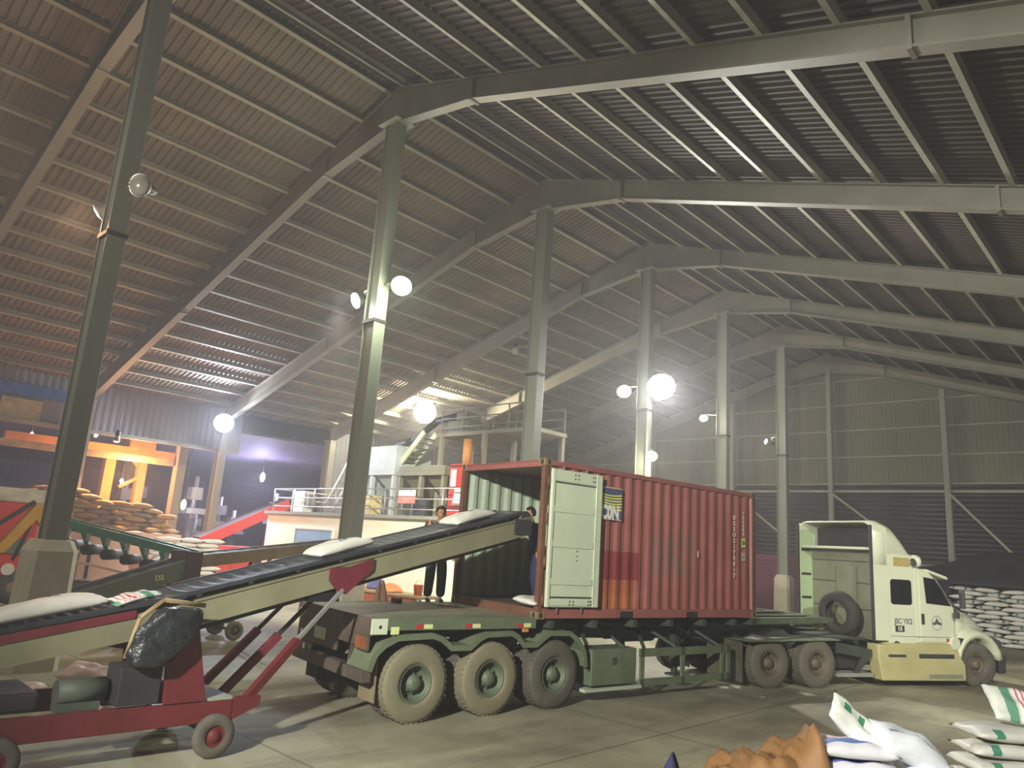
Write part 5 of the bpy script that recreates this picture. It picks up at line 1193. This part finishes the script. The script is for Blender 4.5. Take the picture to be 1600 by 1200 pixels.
# ================================================================== RIGHT BACKGROUND: TARPED PILE AND WHITE SACK WALL
rnd = random.Random(9)
for c_ in range(4):
    for l_ in range(13):
        sack((-7.3+c_*.86+(.3 if l_ % 2 else 0)+rnd.uniform(-.05, .05), 34.6+rnd.uniform(-.06, .06)+.02*l_, .1+l_*.165), (rnd.uniform(-.08, .08), rnd.uniform(-.06, .06), rnd.uniform(-.25, .25)), m_sack if (c_+l_) % 3 else m_sack_leaf, 'white sack in the tall stack under the dark tarpaulin beyond the truck', 'white sacks beyond the truck', .86, .58, .165, (c_+l_) % 3, nu=8, nv=6)
mb = MB(); G = []; rnd = random.Random(2)
for i in range(25):
    row = []
    for j in range(13):
        u, v_ = i/24, j/12; x = -11.5+11.5*u; y = 34.9+4.3*v_
        zz = 3.0+.7*math.sin(u*PI)**.5-.9*(1-u)**3-1.2*(1-v_)**2.5*1.0+.12*math.sin(9*u+4*v_)+.08*math.sin(21*u-7*v_)+rnd.uniform(-.03, .03)
        if j == 0: zz = 2.25 if -7.9 < x < -4.3 else .02
        row.append((x, y-(.25 if j == 0 else 0), max(zz, .02)))
    G.append(row)
nv_ = 13; mb.add([p for r in G for p in r], [(i*nv_+j, (i+1)*nv_+j, (i+1)*nv_+j+1, i*nv_+j+1) for i in range(24) for j in range(12)], 0, True)
tag(mb.build('tarpaulin', m_tarp, None, solid=.02), 'dark tarpaulin draped over the goods pile by the end wall', 'tarpaulin')
struct(MB().box(-11, -.4, 36.2, 39.2, 0, 2.2).build('trim_12', m_dark))
tag(MB().box(-4.25, -4.05, 34.3, 34.45, 0, 2.6).build('red_post', m_red), 'red post at the right end of the far white sack stack', 'post')
tag(MB().box(-20.0, -12.2, 38.2, 39.6, 0, 3.0).box(-20.0, -12.2, 38.15, 38.2, 2.7, 2.95).build('maroon_screen', m_marroon_box, None, bev=.03), 'long maroon box against the far end wall behind the container', 'box')

# ================================================================== FOREGROUND SACK STACKS
def at_px(d): return None
rnd = random.Random(4)
FX, FY, FA = -1.66, 8.85, math.atan2(rt[1], rt[0])
Rr = V((math.cos(FA), math.sin(FA), 0)); Ff = V((-Rr.y, Rr.x, 0))
RG, MG = 'sacks of the right foreground stack', 'sacks of the middle foreground stack'
for k_ in range(8):
    z = .08+.14*k_; p = V((FX, FY, 0))+Rr*(.022*k_+rnd.uniform(-.06, .06))
    sack((p.x, p.y, z), (rnd.uniform(-.03, .03), rnd.uniform(-.05, .05), FA+rnd.uniform(-.16, .16)), m_sack_leaf if k_ != 2 else m_sack_g, 'green-marked white sack, left end of right foreground stack, %s from bottom' % ORD[k_], RG, .92, .55, .145, 30+k_, lump=.016, name='filled_sack')
    p2 = p+Rr*1.0+Ff*.05
    sack((p2.x, p2.y, z+.01), (rnd.uniform(-.03, .03), rnd.uniform(-.04, .04), FA+rnd.uniform(-.12, .12)), m_sack_leaf, 'white sack at the frame edge of the right foreground stack, %s from the bottom' % ORD[k_], RG, .92, .55, .14, 40+k_, lump=.016)
p = V((-1.36, 9.22, 0))
sack((p.x, p.y, 1.27), (.66, .1, FA-.12), m_sack_g, 'white sack with red lettering and green bands leaning on top of the right foreground stack', None, .92, .46, .15, 51, .03, .016)
mb = MB(); mb.loft([[(x, -.3, z), (x, .3, z-.05), (x, .3, z-.08), (x, -.3, z-.03)] for x, z in ((0, 0), (.12, .015), (.3, -.04), (.6, -.1))], smooth=False)
tag(mb.build('blue_sheet', m_btarp, None, (-1.62, 9.62, 1.36), (0, .1, FA)), 'deep blue sheet behind the leaning sack at the right frame edge', 'sheet')
MX, MY = -2.62, 7.72
for k_ in range(6):
    z = .09+.155*k_; p = V((MX, MY, 0))+Rr*rnd.uniform(-.04, .04)
    sack((p.x, p.y, z), (rnd.uniform(-.02, .02), rnd.uniform(-.03, .03), FA+rnd.uniform(-.12, .12)), m_sack_b, 'white sack with blue print in the middle foreground stack, %s from the bottom' % ORD[k_], MG, .74, .5, .155, 60+k_, lump=.02)
    p = p+Rr*.68+Ff*.05
    if k_ < 5: sack((p.x, p.y, z), (0, 0, FA+PI/2+rnd.uniform(-.12, .12)), m_sack_top, 'plain white sack at the right side of the middle foreground stack, %s from the bottom' % ORD[k_], MG, .8, .5, .155, 70+k_, lump=.02)
p = V((MX, MY, 0))+Rr*.58+Ff*.05
sack((p.x, p.y, .88), (.25, .42, FA+.2), m_sack_top, 'bulging white sack with red and blue corner slumped over the middle stack', None, .78, .56, .28, 81, -.05, .03)
p = V((MX, MY, 0))+Rr*.1+Ff*.12
sack((p.x, p.y, 1.03), (.75, .62, FA-.1), m_sack_dots, 'white sack with green dots standing up with a pointed ear on the middle stack', None, .6, .36, .15, 82, .05, .02)
mb = MB(); NX, NY = 34, 24; G = []; rnd = random.Random(12)
for i in range(NX+1):
    row = []
    for j in range(NY+1):
        u, v_ = i/NX, j/NY; x = -.75+1.2*u; y = -.45+.9*v_
        e = min(1, 7*u)*min(1, 6*(1-u))*min(1, 4*v_)*min(1, 5*(1-v_))
        z = .5+.34*u+.09*abs(math.sin(8*u+3*v_))+.06*abs(math.sin(14*u-7*v_+1))-.03*abs(math.sin(29*u+11*v_))
        z += .3*min(1, 1.6*max(0, 1-abs(u-.9)/.075))*min(1, 1.5*max(0, 1-abs(v_-.5)/.4))
        row.append((x+.02*math.sin(13*v_), y+.03*math.sin(11*u), z*e**.35 if e > 0 else 0))
    G.append(row)
k_ = NY+1; mb.add([p for r in G for p in r], [(i*k_+j, (i+1)*k_+j, (i+1)*k_+j+1, i*k_+j+1) for i in range(NX) for j in range(NY)], 0, True)
p = V((MX, MY, 0))-Rr*.68
tag(mb.build('sacking_heap', m_kraft, None, (p.x, p.y, 0), (0, 0, FA), solid=.012), 'orange-brown crumpled sacking heap with an upright flap left of the middle sack stack', 'sacking')
crumple('navy_cloth', m_navy, .36, .3, .68, 36, 'navy cloth at the left foot of the sacking heap', 'cloth', at(*(V((MX, MY, 0))-Rr*1.68), FA), amp=.4, top=.08)
